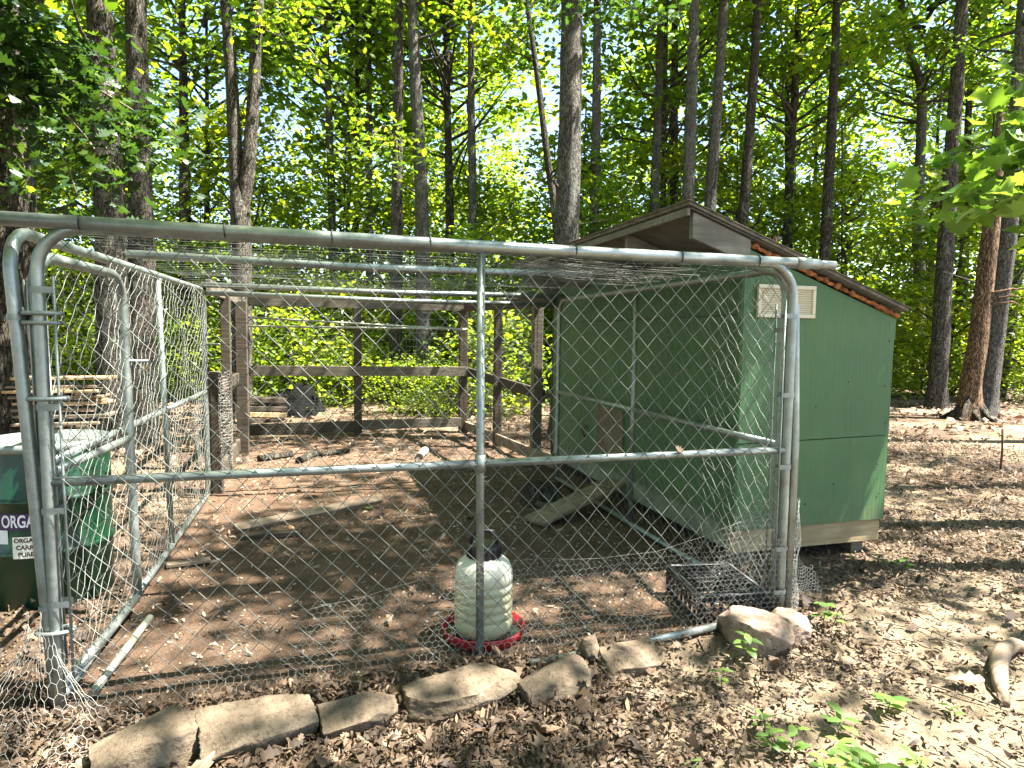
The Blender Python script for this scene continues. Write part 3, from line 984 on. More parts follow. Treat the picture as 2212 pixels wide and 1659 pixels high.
bough(maple, mp, FP((2080, 430, 3.9), (2150, 350, 3.8), (2190, 260, 4.0), (2000, 455, 4.2), (2120, 470, 4.0), (2180, 440, 3.7), (2060, 330, 4.2), (2200, 160, 4.2)),
      40, .125, 'maple', M['seedling'], 62, .14)

# ---------------------------------------------------------------- wire helpers
def wires_mesh(name, segs, r, mat_, sides=4):
    """segs (N,2,3) straight wire pieces -> one mesh of thin prisms"""
    segs = np.asarray(segs, float)
    a, b = segs[:, 0], segs[:, 1]
    d = b - a
    L = np.linalg.norm(d, axis=1)
    ok = L > 1e-5
    a, b, d, L = a[ok], b[ok], d[ok], L[ok]
    d /= L[:, None]
    ref = np.where(np.abs(d[:, 2:3]) < .9, np.array([[0, 0, 1.]]), np.array([[1., 0, 0]]))
    s = np.cross(d, ref); s /= np.linalg.norm(s, axis=1)[:, None]
    q = np.cross(d, s)
    n = len(a)
    ring = []
    for k in range(sides):
        an = 2 * math.pi * k / sides
        ring.append(s * math.cos(an) * r + q * math.sin(an) * r)
    ring = np.stack(ring, 1)
    V = np.concatenate([a[:, None] + ring, b[:, None] + ring], 1).reshape(-1, 3)
    base = np.arange(n)[:, None] * (2 * sides)
    Fq = []
    for k in range(sides):
        k2 = (k + 1) % sides
        Fq.append(np.concatenate([base + k, base + k2, base + sides + k2, base + sides + k], 1))
    return mesh_np(name, V, np.concatenate(Fq), [mat_], smooth_shade=True)
def chain_link(w, h, fn, cell=.104, weave=.004, sag=0.0, seed=0):
    """diamond fabric over a w x h panel; fn(u, v, off) -> point"""
    rg = random.Random(seed)
    nx, ny = max(2, round(w / (cell * .93))), max(2, round(h / cell))
    cx, cy = w / nx, h / ny
    segs = []
    def P(i, j, off):
        u, v = i * cx / 2, j * cy / 2
        u += sag * mnoise.noise(Vector((i * .35, j * .35, seed + .5)))
        v += sag * mnoise.noise(Vector((i * .35, j * .35, seed + 9.5)))
        return np.array(fn(min(max(u, 0), w), min(max(v, 0), h), off + 2.2 * sag * mnoise.noise(Vector((i * .12, j * .12, seed)))))
    for c in range(nx):
        for j in range(2 * ny):
            s = 1 if (j % 2 == 0) else -1
            a = (2 * c + (0 if s == 1 else 2), j)
            b = (2 * c + (2 if s == 1 else 0), j + 1)
            a = (2 * c + (j % 2) * 1 + 0, j); b = (2 * c + ((j + 1) % 2), j + 1)
            segs.append((P(a[0], a[1], -weave if j % 2 else weave), P(b[0], b[1], weave if j % 2 else -weave)))
            a = (2 * c + 1 + ((j + 1) % 2), j); b = (2 * c + 1 + (j % 2), j + 1)
            segs.append((P(a[0], a[1], -weave if j % 2 else weave), P(b[0], b[1], weave if j % 2 else -weave)))
    return np.array(segs)
def hexnet(w, h, fn, cell=.030, keep=None):
    """hexagonal netting over a w x h sheet mapped by fn(u, v)"""
    a = cell / math.sqrt(3)
    segs = []
    nx, ny = int(w / cell), int(h / (1.5 * a))
    for j in range(ny):
        for i in range(nx):
            cx = (i + .5 * (j % 2)) * cell
            cy = j * 1.5 * a
            if keep and not keep(cx, cy): continue
            pts = [(cx, cy - a), (cx + cell / 2, cy - a / 2), (cx + cell / 2, cy + a / 2), (cx, cy + a)]
            q = [np.array(fn(*p)) for p in pts]
            segs += [(q[0], q[1]), (q[1], q[2]), (q[2], q[3])]
    return np.array(segs)

# ---------------------------------------------------------------- the kennel
W, D, H = 3.272, 3.55, 1.83
TR = .0225
def rounded_frame(w, z0, z1, r=.16, seg=7):
    """outline of a kennel panel: bottom corners square, top corners swept (u, z)"""
    pts = [(0, z0)]
    n = 6
    for i in range(1, n): pts.append((0, z0 + (z1 - r - z0) * i / n))
    for i in range(seg + 1):
        a = math.pi - (math.pi / 2) * i / seg
        pts.append((r + r * math.cos(a), z1 - r + r * math.sin(a)))
    for i in range(1, 8): pts.append((r + (w - 2 * r) * i / 8, z1))
    for i in range(seg + 1):
        a = math.pi / 2 - (math.pi / 2) * i / seg
        pts.append((w - r + r * math.cos(a), z1 - r + r * math.sin(a)))
    for i in range(1, n): pts.append((w, z1 - r - (z1 - r - z0) * i / n))
    pts.append((w, z0))
    return pts
kennel = thing("wire_kennel", "galvanised tube and chain-link kennel filling the foreground", "kennel", (0, 0, 0))
def panel(w, z1, fn, posts, mid_z, bands, seed, z0=.02, sag=.006, bottom=True, bar_u=(.05, ), fabric=True, u0=0.0, mid=True, tube=TR):
    fr = MB()
    pts = [fn(u, z, 0) for u, z in rounded_frame(w, z0, z1)]
    fr.tube(pts, tube, 12)
    if bottom: fr.tube([fn(.0, z0, 0), fn(w * .5, z0 - .01, 0), fn(w, z0, 0)], tube * .9, 10)
    o = fr.build("panel_frame", M['pipe'], kennel)
    for pu in posts:
        MB().tube([fn(pu, z0, 0), fn(pu, z1 * .5, 0), fn(pu, z1, 0)], tube * .82, 12).build("centre_post", M['pipe'], o)
    if mid:
        us = [0] + list(posts) + [w]
        for a, b in zip(us, us[1:]):
            MB().tube([fn(a + tube * .6, mid_z, 0), fn((a + b) / 2, mid_z, 0), fn(b - tube * .6, mid_z, 0)], tube * .82, 12).build("middle_rail", M['pipe'], o)
    if fabric:
        segs = chain_link(w - .1 - u0, z1 - z0 - .03, lambda u, v, off: fn(u + .05 + u0, z0 + .015 + v, off + .018), seed=seed, sag=sag)
        link("chain_link_mesh", wires_mesh("chain_link_mesh", segs, .0016, M['wire']), o)
    for bu in bar_u:
        MB().tube([fn(bu, z0 + .08, .018), fn(bu, z1 - .18, .018)], .0055, 6).build("tension_bar", M['band'], o)
    for bu, bz in bands:
        s = 1 if bu < w / 2 else -1
        m = MB()
        pts = [fn(bu + s * (.055), bz, .024), fn(bu + s * .015, bz, .0265)]
        for i in range(9):
            a = math.pi / 2 + math.pi * i / 8
            pts.append(fn(bu + s * .0265 * math.cos(a), bz, .0265 * math.sin(a)))
        pts += [fn(bu + s * .055, bz, -.02)]
        vs, base = [], len(m.v)
        for p in pts:
            p = Vector(p)
            m.v += [p + Vector((0, 0, .012)), p - Vector((0, 0, .012))]
        for i in range(len(pts) - 1):
            m.f.append((2 * i, 2 * i + 1, 2 * i + 3, 2 * i + 2)); m.s.append(True)
        m.build("tie_band", M['band'], o)
    return o
front_fn = lambda u, z, off: (u - .02 * (z / 1.83) * (1 - u / W), .0 - off + .015 * (1 - u / W), z)
pf = panel(W, H, front_fn, [1.655], .885, [(0, 1.60), (0, 1.17), (0, .78), (0, .42), (W, 1.57), (W, 1.17), (W, .80), (W, .37), (W, .14)], 1, bar_u=(.055, W - .055), bottom=False, z0=-.03)
left_fn = lambda u, z, off: (-.015 + off + .02 * u / D - .10 * (z / 1.83) * (1 - u / D), u + .03, z)
panel(3.42, H - .01, left_fn, [1.98], .93, [(0, 1.5), (0, .4), (3.42, 1.45), (3.42, 1.06)], 2, sag=.016, u0=.90)
gate_fn = lambda u, z, off: (-.025 + .06 * u + off * .8 - .03 * z / 1.83, u + .07, z)
panel(.93, 1.735, gate_fn, [], .90, [(.93, 1.45), (.93, 1.05), (.93, .62), (0, .62)], 3, z0=.05, sag=.016)
right_fn = lambda u, z, off: (W + .0 - off, u + .05, z)
panel(3.30, H - .015, right_fn, [1.66], .90, [(0, 1.5), (0, .5)], 4, sag=.012)
# couplings that clamp neighbouring posts
for x, y, z in ((-.008, .02, 1.515), (-.008, .02, 1.48), (-.008, .02, .31), (.0, .02, 1.2), (.04, 1.03, 1.3), (.06, 3.45, 1.35)):
    m = MB()
    pts = [(x + .062 * math.cos(a * math.pi / 8), y + .034 * math.sin(a * math.pi / 8), z) for a in range(16)]
    m.tube(pts, .009, 6, closed=True)
    m.build("coupling_clamp", M['band'], kennel)
for x in (W - .0, ):
    MB().tube([(x + .045, -.0, .03), (x + .05, .0, .9), (x + .03, .02, 1.62), (x - .02, .06, 1.79), (x - .12, .2, 1.84)], TR, 12).build("corner_post", M['pipe'], kennel)
# tee joint sleeves on the centre post
MB().tube([front_fn(1.655, .845, 0), front_fn(1.655, .925, 0)], .025, 12).build("rail_sleeve", M['pipe'], kennel)

# loose pipes and netting laid over the top
a, b = on(-60, 468, 1, 0.0), on(1768, 571, 1, 0.0)
tp = thing("top_pipe", "long stout pipe lying along the top of the kennel's front", "pipe", (0, 0, 0))
MB().tube([a, (a + b) / 2 + Vector((0, 0, -.006)), b], .0265, 14).build("tube", M['pipe'], tp)
d = (b - a).normalized()
MB().tube([b - d * .14, b - d * .06], .0305, 14).build("end_sleeve", M['band'], tp)
MB().tube([b - d * .02, b + d * .10], .021, 12).build("end_stub", M['pipe'], tp)
for xx in (.13, .62, 1.02, 1.42, 2.08, 2.62, 3.05):
    f = (xx - a.x) / (b.x - a.x)
    c = a.lerp(b, f)
    pts = [c + Vector((0, .0285 * math.cos(q * math.pi / 6), .0285 * math.sin(q * math.pi / 6))) for q in range(12)]
    MB().tube(pts, .0025, 5, closed=True).build("wire_tie", M['blackink'], tp)
for lab, p0, p1, r in (("roof pole across the kennel, first behind the front pipe", (.03, .98, 1.845), (2.62, 1.06, 1.842), .021),
                       ("roof pole across the kennel's far end, upper of two", (.0, 3.36, 1.86), (W, 3.2, 1.845), .024),
                       ("roof pole across the kennel's far end, lower of two", (.02, 3.50, 1.80), (W, 3.46, 1.775), .024)):
    p0, p1 = Vector(p0), Vector(p1)
    o = MB().tube([p0, (p0 + p1) / 2 - Vector((0, 0, .015)), p1], r, 12).build("roof_pole", M['pipe'])
    tag(o, lab, "pipe", "poles carrying the roof netting")
def roof_net():
    segs = []
    def z(x, y, s): return 1.862 - .05 * math.sin(math.pi * min(1, max(0, (y % 1.2) / 1.2))) * .5 + .012 * mnoise.noise(Vector((x * 1.5, y * 3, s)))
    ys = np.arange(.04, 3.4, .10)
    xs = np.linspace(.02, 3.25, 24)
    for y in ys:
        y2 = y + .008 * math.sin(y * 31)
        for x0, x1 in zip(xs, xs[1:]):
            segs.append(((x0, y2, z(x0, y, 2)), (x1, y2 + .003, z(x1, y, 2))))
    for x in np.arange(.05, 3.2, .15):
        for y0, y1 in zip(ys, ys[1:]):
            segs.append(((x, y0, z(x, y0, 2)), (x, y1, z(x, y1, 2))))
    o = link("roof_netting", wires_mesh("roof_netting", segs, .0008, M['wire']))
    tag(o, "welded wire netting stretched flat over the kennel's roof poles", "netting")
    segs = []
    ys = np.arange(.08, .85, .04)
    for j, y in enumerate(ys):
        xs = np.linspace(2.0, 2.78, 10)
        for x0, x1 in zip(xs, xs[1:]):
            f = lambda x: 1.80 - .035 * math.sin((x - 2.0) * 2.4) + .012 * mnoise.noise(Vector((x * 3, y * 9, 5))) + .03 * (j % 2)
            segs.append(((x0, y, f(x0)), (x1, y, f(x1))))
    for x in np.arange(2.02, 2.76, .05):
        for y0, y1 in zip(ys, ys[1:]):
            f = lambda y: 1.80 - .035 * math.sin((x - 2.0) * 2.4)
            segs.append(((x, y0, f(y0)), (x, y1, f(y1))))
    o = link("folded_netting", wires_mesh("folded_netting", segs, .0013, M['rustwire']))
    tag(o, "dark doubled flap of wire netting sagging under the front pipe at right", "netting")
roof_net()

# hexagonal netting low along the front, ragged at both ends
def front_hex():
    top = lambda x: .50 + .05 * math.sin(x * 1.9) - .03 * x / 3 + .12 * smooth(2.2, 3.2, x) - .22 * smooth(1.9, .7, x)
    def fn(u, v):
        x = u + .02
        ripple = .012 * mnoise.noise(Vector((x * 4, v * 4, 2)))
        out = .10 * max(0, .08 - v) / .08
        return (x + .008 * mnoise.noise(Vector((x * 9, v * 9, 5))), -.032 - .02 * mnoise.noise(Vector((x * 2.2, v * 3.5, 8))) - out + ripple - .03 * smooth(2.7, 3.2, x) * math.sin(v * 9),
                max(gz(x, -.05) + .004, v - .03 + .010 * mnoise.noise(Vector((x * 5, v * 5, 1)))))
    segs = hexnet(W + .03, .75, fn, .030, keep=lambda x, v: v < top(x))
    xs = np.linspace(.7, W, 60)
    for x0, x1 in zip(xs, xs[1:]):
        segs = np.concatenate([segs, np.array([(fn(x0, top(x0) + .01), fn(x1, top(x1) + .01))])])
    o = link("hex_netting", wires_mesh("hex_netting", segs, .00045, M['hexwire'], 3))
    tag(o, "hexagonal chicken wire skirting the bottom of the kennel's front", "chicken wire")
    # bunched wrap round the right corner, with a torn tail
    def fn2(u, v):
        a = -.35 + u * 9.5
        rr_ = .055 + .02 * mnoise.noise(Vector((u * 12, v * 6, 2)))
        if u < .42:
            return (W + .02 + rr_ * math.cos(a - 1.2), -.01 + rr_ * math.sin(a - 1.2) * 1.1, v + .02 + .03 * mnoise.noise(Vector((u * 8, v * 8, 3))))
        w = u - .42
        fan = w * (1.1 - .9 * v / .6)
        return (W + .07 + fan * .95, .03 + w * .30, .06 + (v * .80) * (1 - w * .6) + .05 * mnoise.noise(Vector((u * 6, v * 6, 3))))
    def kp(u, v):
        if u < .42: return v < .60
        return v < .46 - .9 * (u - .42) + .08 * mnoise.noise(Vector((u * 20, v * 14, 7)))
    segs = hexnet(.72, .66, fn2, .030, keep=kp)
    o = link("hex_netting", wires_mesh("hex_netting", segs, .0009, M['hexsunlit'], 3))
    tag(o, "torn chicken wire bunched round the kennel's right front post", "chicken wire")
    def fn3(u, v):
        # crumpled inner flap seen over the crate
        x = 2.78 + u
        return (x + .03 * mnoise.noise(Vector((u * 6, v * 6, 1))), .05 + .06 * mnoise.noise(Vector((u * 4, v * 4, 6))) + .05 * v, .10 + v + .05 * u + .02 * mnoise.noise(Vector((u * 9, v * 9, 2))))
    segs = hexnet(.46, .52, fn3, .032, keep=lambda u, v: v < .1 + u * 1.0)
    o = link("hex_netting", wires_mesh("hex_netting", segs, .0007, M['hexsunlit'], 3))
    tag(o, "crumpled chicken wire flap leaning over the black crate", "chicken wire")
    # left corner: loose apron that falls outward over the ground
    def fn4(u, v):
        # v < .42: wrapped round the posts; beyond: spread over the ground towards the viewer
        x = u - .42
        crease = math.exp(-((x + .04) / .045) ** 2)
        if v < .40:
            k_ = smooth(.0, .40, v)
            xx = -.03 + x * (.14 + .55 * k_ * k_)
            return (xx + .01 * mnoise.noise(Vector((u * 9, v * 9, 3))), -.045 - .10 * k_ * k_ + .02 * math.sin(u * 23), .42 - v + gz(xx, -.1) * k_)
        w = v - .40
        xx = -.03 + x * (.69 + .5 * w)
        yy = -.145 - w * .95
        return (xx + .012 * mnoise.noise(Vector((u * 9, v * 9, 3))), yy, gz(xx, yy) + .035 + .07 * crease * (1 - w) + .02 * math.sin(u * 19 + v * 5))
    segs = hexnet(.92, .85, fn4, .046, keep=lambda u, v: v > .05 + .10 * mnoise.noise(Vector((u * 7, 0, 2))) + .32 * smooth(.5, .85, u))
    o = link("hex_netting", wires_mesh("hex_netting", segs, .0009, M['hexwire'], 3))
    tag(o, "loose chicken wire apron spilling from the kennel's left front corner", "chicken wire")
front_hex()

# ---------------------------------------------------------------- timber run behind the kennel
run = thing("timber_run", "weathered timber post-and-rail run with wire, behind the kennel", "pen", (0, 0, 0))
YB = 6.95
RZ = 1.84
def post(x, y, h, s=.09, m='oldwood', rz=0):
    MB().box((x, y, h / 2 - .05), (s, s, h + .1), Matrix.Rotation(rz, 3, 'Z'), .006).build("post", M[m], run)
post(.06, 5.75, RZ, .13, 'darkwood')
post(-.02, YB - .1, RZ, .10, 'darkwood')
post(1.50, YB, RZ, .11, 'darkwood')
post(3.06, YB - .05, RZ, .12, 'darkwood')
post(3.24, 5.55, RZ - .02, .10, 'darkwood')
post(3.38, 4.35, RZ - .02, .11)
post(.03, 4.6, RZ, .09, 'darkwood')
MB().bar((-.1, YB + .0, RZ + .06), (3.2, YB - .05, RZ + .05), .045, .14).build("top_rail", M['oldwood'], run)
MB().bar((-.08, YB - .06, .93), (3.12, YB - .10, .91), .04, .14).build("middle_rail", M['oldwood'], run)
MB().bar((-.08, YB - .06, .10), (1.45, YB - .06, .11), .04, .16).build("bottom_board", M['darkwood'], run)
MB().bar((1.55, YB - .06, .13), (3.02, YB - .10, .14), .04, .14).build("bottom_board", M['oldwood'], run)
MB().bar((3.08, YB - .1, RZ + .04), (3.42, 3.9, RZ + .0), .045, .13).build("top_rail", M['darkwood'], run)
MB().bar((3.14, YB - .1, .90), (3.42, 4.2, .78), .04, .13).build("middle_rail", M['darkwood'], run)
MB().bar((3.10, YB - .1, .08), (3.38, 3.7, .10), .04, .13).build("bottom_board", M['plank'], run)
MB().bar((.0, YB - .1, RZ + .04), (.02, 3.6, RZ + .02), .045, .13).build("top_rail", M['oldwood'], run)
MB().bar((.0, YB - .1, .9), (.03, 3.7, .92), .04, .12).build("middle_rail", M['darkwood'], run)
MB().bar((.0, YB - .1, .09), (.03, 3.7, .09), .04, .15).build("bottom_board", M['darkwood'], run)
MB().tube([(.05, YB - .35, 1.66), (3.05, YB - .3, 1.54)], .014, 8).build("perch", M['pipe_dirty'], run)
MB().tube([(.02, YB - .65, 1.54), (3.08, YB - .25, 1.55)], .014, 8).build("perch", M['pipe_dirty'], run)
def run_wire():
    segs = []
    for z in np.arange(.06, 1.85, .1016):
        segs.append(((0, YB - .03, z), (3.08, YB - .07, z)))
        segs.append(((3.12, YB - .07, z), (3.42, 4.0, z)))
        segs.append(((-.03, YB - .05, z), (.0, 3.7, z)))
    for x in np.arange(.02, 3.06, .0508): segs.append(((x, YB - .035, .05), (x, YB - .035, 1.85)))
    for f in np.arange(0, 1, .02):
        x, y = 3.12 + .3 * f, YB - .07 + (4.07 - YB) * f
        segs.append(((x, y, .05), (x, y, 1.85)))
    link("welded_wire", wires_mesh("welded_wire", segs, .0011, M['rustwire'], 3), run)
    fn = lambda u, v: (u + .05, YB - .09 + .01 * mnoise.noise(Vector((u * 5, v * 5, 0))), .05 + v)
    segs = hexnet(2.95, .62, fn, .05)
    link("hex_wire", wires_mesh("hex_wire", segs, .0011, M['rustwire'], 3), run)
run_wire()
# grey post with a rag of netting at the kennel's back left corner
gp = MB().box((.05, 3.66, .52), (.12, .11, 1.16), Matrix.Rotation(.2, 3, 'Z') @ Matrix.Rotation(.03, 3, 'X'), .02).build("split_post", M['darkwood'])
tag(gp, "short dark split post at the kennel's back left corner", "post")
def rag():
    def fn(u, v):
        return (.14 + .05 * math.sin(u * 30 + v * 3) + .05 * u, 3.56 + .05 * math.cos(u * 26), 1.08 - v * 1.05 + .04 * mnoise.noise(Vector((u * 9, v * 9, 0))))
    o = link("hex_netting", wires_mesh("hex_netting", hexnet(.34, .92, fn, .034), .0014, M['hexwire'], 3))
    tag(o, "crumpled strip of pale netting hanging on the short dark post", "chicken wire")
rag()

# ---------------------------------------------------------------- the green shed
SX0, SX1, SY0, SY1 = 3.475, 4.655, .68, 4.05
ZB, ZL = .235, 2.02
shed = thing("chicken_shed", "green plywood lean-to chicken shed on posts beside the kennel", "shed", (SX0, SY0, 0))
def sb(): return MB()
O = Vector((SX0, SY0, 0))
def S(m, name, mat_, parent=shed):
    m.v = [v - O for v in m.v]
    return m.build(name, mat_, parent)
roof_z = lambda x: 2.245 - (x - 3.03) * (2.245 - 1.665) / (4.69 - 3.03)       # top of the roof sheet
under = lambda x: roof_z(x) - .028
ZS = 1.005 - .255
# front: lower sheet and upper sheet meet in a seam
seam_l, seam_r = .795, .815
S(sb().prism([(SX0, ZB + .0), (SX1, ZB + .005), (SX1 + .002, seam_r - .003), (SX0, seam_l - .003)], 1, SY0, SY0 + .018), "plywood_panel", M['paint'])
S(sb().prism([(SX0, seam_l + .003), (SX1 + .002, seam_r + .003), (SX1 + .006, under(SX1) - .05), (SX0, under(SX0) - .05)], 1, SY0 - .002, SY0 + .016), "plywood_panel", M['paint'])
# left side sheets, below and above a seam
S(sb().box((SX0 + .008, (SY0 + SY1) / 2 + .02, (.25 + 1.60) / 2), (.016, SY1 - SY0 - .04, 1.60 - .25 - .004)), "plywood_panel", M['paint'])
S(sb().box((SX0 + .006, (SY0 + SY1) / 2 + .02, (1.604 + 1.98) / 2), (.016, SY1 - SY0 - .04, .376)), "plywood_panel", M['paint'])
S(sb().box((SX1 - .004, (SY0 + SY1) / 2 + .02, (.24 + 1.62) / 2), (.016, SY1 - SY0 - .04, 1.38)), "plywood_panel", M['paint'])
S(sb().prism([(SX0, ZB), (SX1, ZB), (SX1, under(SX1) - .02), (SX0, under(SX0) - .02)], 1, SY1 - .016, SY1), "plywood_panel", M['paint'])
S(sb().box(((SX0 + SX1) / 2, (SY0 + SY1) / 2, ZB - .02), (SX1 - SX0 - .03, SY1 - SY0 - .05, .03)), "floor", M['plank'])
S(sb().box((SX0 - .004, SY0 + .03, 1.10), (.012, .055, 1.72), None, .003), "corner_trim", M['paint'])
S(sb().box((SX0 + .03, SY1 + .02, 1.05), (.06, .05, 2.0), None, .003), "corner_post", M['darkwood'])
# skirt boards and legs
S(sb().box(((SX0 + SX1) / 2 - .01, SY0 + .035, ZB - .075), (SX1 - SX0 - .01, .04, .145), None, .004), "skirt_board", M['pine'])
S(sb().box((SX0 + .03, (SY0 + SY1) / 2 + .03, ZB - .065), (.04, SY1 - SY0 - .08, .16), None, .004), "skirt_board", M['drab'])
S(sb().box((SX1 - .03, (SY0 + SY1) / 2 + .03, ZB - .075), (.04, SY1 - SY0 - .08, .145), None, .004), "skirt_board", M['pine'])
for x, y in ((SX1 - .17, SY0 + .09), (SX0 + .12, SY0 + .09), (SX1 - .17, SY1 - .1), (SX0 + .12, SY1 - .1)):
    S(sb().box((x, y, (ZB - .12) / 2 - .03), (.10, .10, ZB - .02), None, .005), "leg", M['oldwood'])
# roof sheet, battens, rafters
slope = math.atan((2.245 - 1.665) / (4.69 - 3.03))
RY0, RY1 = SY0 - .075, SY1 + .12
roof = S(sb().prism([(3.03, 2.245), (4.69, 1.665), (4.688, 1.648), (3.03, 2.228)], 1, RY0, RY1), "roof", M['roofing'])
S(sb().prism([(3.018, 2.251), (4.70, 1.664), (4.70, 1.669), (3.018, 2.256)], 1, RY0 - .012, RY1 + .01), "roof_felt", M['roofing'], shed)
S(sb().prism([(3.05, 2.212), (4.60, 1.680), (4.60, 1.676), (3.05, 2.208)], 1, RY0 + .01, RY1 - .02), "soffit_board", M['soffit'])
S(sb().bar((3.04, RY0 + .02, 2.19), (3.04, RY1 - .02, 2.19), .02, .045, bevel=.002), "eave_batten", M['greywood'])
for i, y in enumerate((SY0 - .028, 1.50, 2.32, 3.14, 3.98)):
    z = lambda x: roof_z(x) - .040
    x1 = SX0 + .0 if i == 0 else 4.55
    o = S(sb().prism([(3.075, z(3.075)), (x1, z(x1)), (x1, z(x1) - .140), (3.075, z(3.075) - .150)], 1, y - .02, y + .02), "rafter", M['greywood'])
S(sb().box((SX0 + .02, (SY0 + SY1) / 2, 1.985), (.04, SY1 - SY0 - .1, .04)), "top_plate", M['oldwood'])
S(sb().box((SX0 + .35, SY0 + .2, 2.0), (.04, .06, .25)), "roof_stud", M['snag'])
# orange foam squeezed along the roof joint
def foam():
    rg = random.Random(5)
    m = MB()
    pts, rad = [], []
    for i in range(110):
        f = i / 109
        x = SX0 + .01 + (4.665 - SX0) * f
        w = mnoise.noise(Vector((f * 38, 0, 4))) + .6 * mnoise.noise(Vector((f * 90, 3, 4)))
        pts.append((x, SY0 - .010 - .012 * w, under(x) - .024 - .012 * mnoise.noise(Vector((f * 30, 7, 1)))))
        rad.append(max(.004, .014 + .013 * w))
    m.tube(pts, rad, 9)
    S(m, "foam_seal", M['foam'])
    m = MB()
    for i in range(5):
        r = rg.uniform(.01, .016)
        m.lathe([(0.0005, -r), (r, 0), (.0005, r)], 8, Vector((SX0 - .03 - .03 * i, SY0 + .01, 1.985)))
    S(m, "foam_seal", M['foam'])["kind"] = "stuff"
foam()
# gable vent: cream frame with slats
def vent():
    a, b = on(1634, 614, 1, SY0), on(1755, 688, 1, SY0)
    x0, x1, z1, z0 = a.x, b.x, a.z, b.z
    m = MB()
    yv = SY0 - .016
    for c, s in ((((x0 + x1) / 2, yv, z1 - .012), (x1 - x0, .022, .024)), (((x0 + x1) / 2, yv, z0 + .012), (x1 - x0, .022, .024)),
                 ((x0 + .012, yv, (z0 + z1) / 2), (.024, .021, z1 - z0 - .05)), ((x1 - .012, yv, (z0 + z1) / 2), (.024, .021, z1 - z0 - .05)),
                 (((x0 + x1) / 2, yv, (z0 + z1) / 2), (.020, .019, z1 - z0 - .05))):
        m.box(c, s, None, .002)
    v = S(m, "vent", M['vent'])
    n = 11
    sl = MB().box((0, 0, 0), ((x1 - x0) / 2 - .036, .014, .009), Matrix.Rotation(R(35), 3, 'X')).mesh("vent_slat", M['vent'])
    for c in (.25, .75):
        for i in range(n):
            o = link("vent_slat", sl, v)
            o.location = Vector((x0 + (x1 - x0) * c + (.001 if c < .5 else -.001), SY0 - .012, z0 + .03 + (z1 - z0 - .06) * i / (n - 1))) - O
    S(MB().box(((x0 + x1) / 2, SY0 - .0045, (z0 + z1) / 2), (x1 - x0 - .02, .003, z1 - z0 - .02)), "vent_backing", M['blackink'], v)
vent()
# hanging flap of green board at the low eave, tiny nail heads
S(sb().box((SX1 + .02, SY0 + .06, 1.53), (.014, .10, .14)), "eave_board", M['paint'])
nm = MB().lathe([(.006, 0), (.004, .002), (.0003, .003)], 8).mesh("nail_head", M['blackink'])
for x, z in ((3.56, 1.95), (3.60, 1.94), (3.62, 1.92), (4.05, 1.02), (4.30, 1.18), (4.60, 1.15), (4.58, .62), (4.62, 1.45), (4.62, .9), (3.9, 1.42), (4.22, .5), (4.60, .42), (3.75, .60), (4.0, .38)):
    o = link("nail_head", nm, shed); o.location = Vector((x, SY0 - .003, z)) - O; o.rotation_euler = (R(90), 0, 0)
# pop door board, latch and plank ramp
a, b = on(1290, 892, 0, SX0 - .02), on(1342, 985, 0, SX0 - .02)
S(sb().box((SX0 - .012, (a.y + b.y) / 2, (a.z + b.z) / 2 + .02), (.016, abs(a.y - b.y), abs(a.z - b.z) + .1)), "pop_door", M['plank'])
c = on(1268, 930, 0, SX0)
S(sb().tube([c + Vector((-.004, 0, .05)), c + Vector((-.05, .02, .0)), c + Vector((-.02, -.01, -.07))], .012, 6), "door_latch", M['darkwood'])
a = ground(1152, 1128); b = on(1330, 1040, 0, SX0 - .03)
MBx = sb().bar(a + Vector((0, 0, .03)), b, .24, .03, bevel=.004)
S(MBx, "ramp", M['plank'])
for i in range(1, 5):
    p = a.lerp(b, i / 5.0) + Vector((0, 0, .04))
    dd = (b - a).normalized(); s_ = dd.cross(Vector((0, 0, 1))).normalized()
    S(sb().bar(p - s_ * .11, p + s_ * .11, .02, .012, bevel=.002), "ramp_cleat", M['plank'])

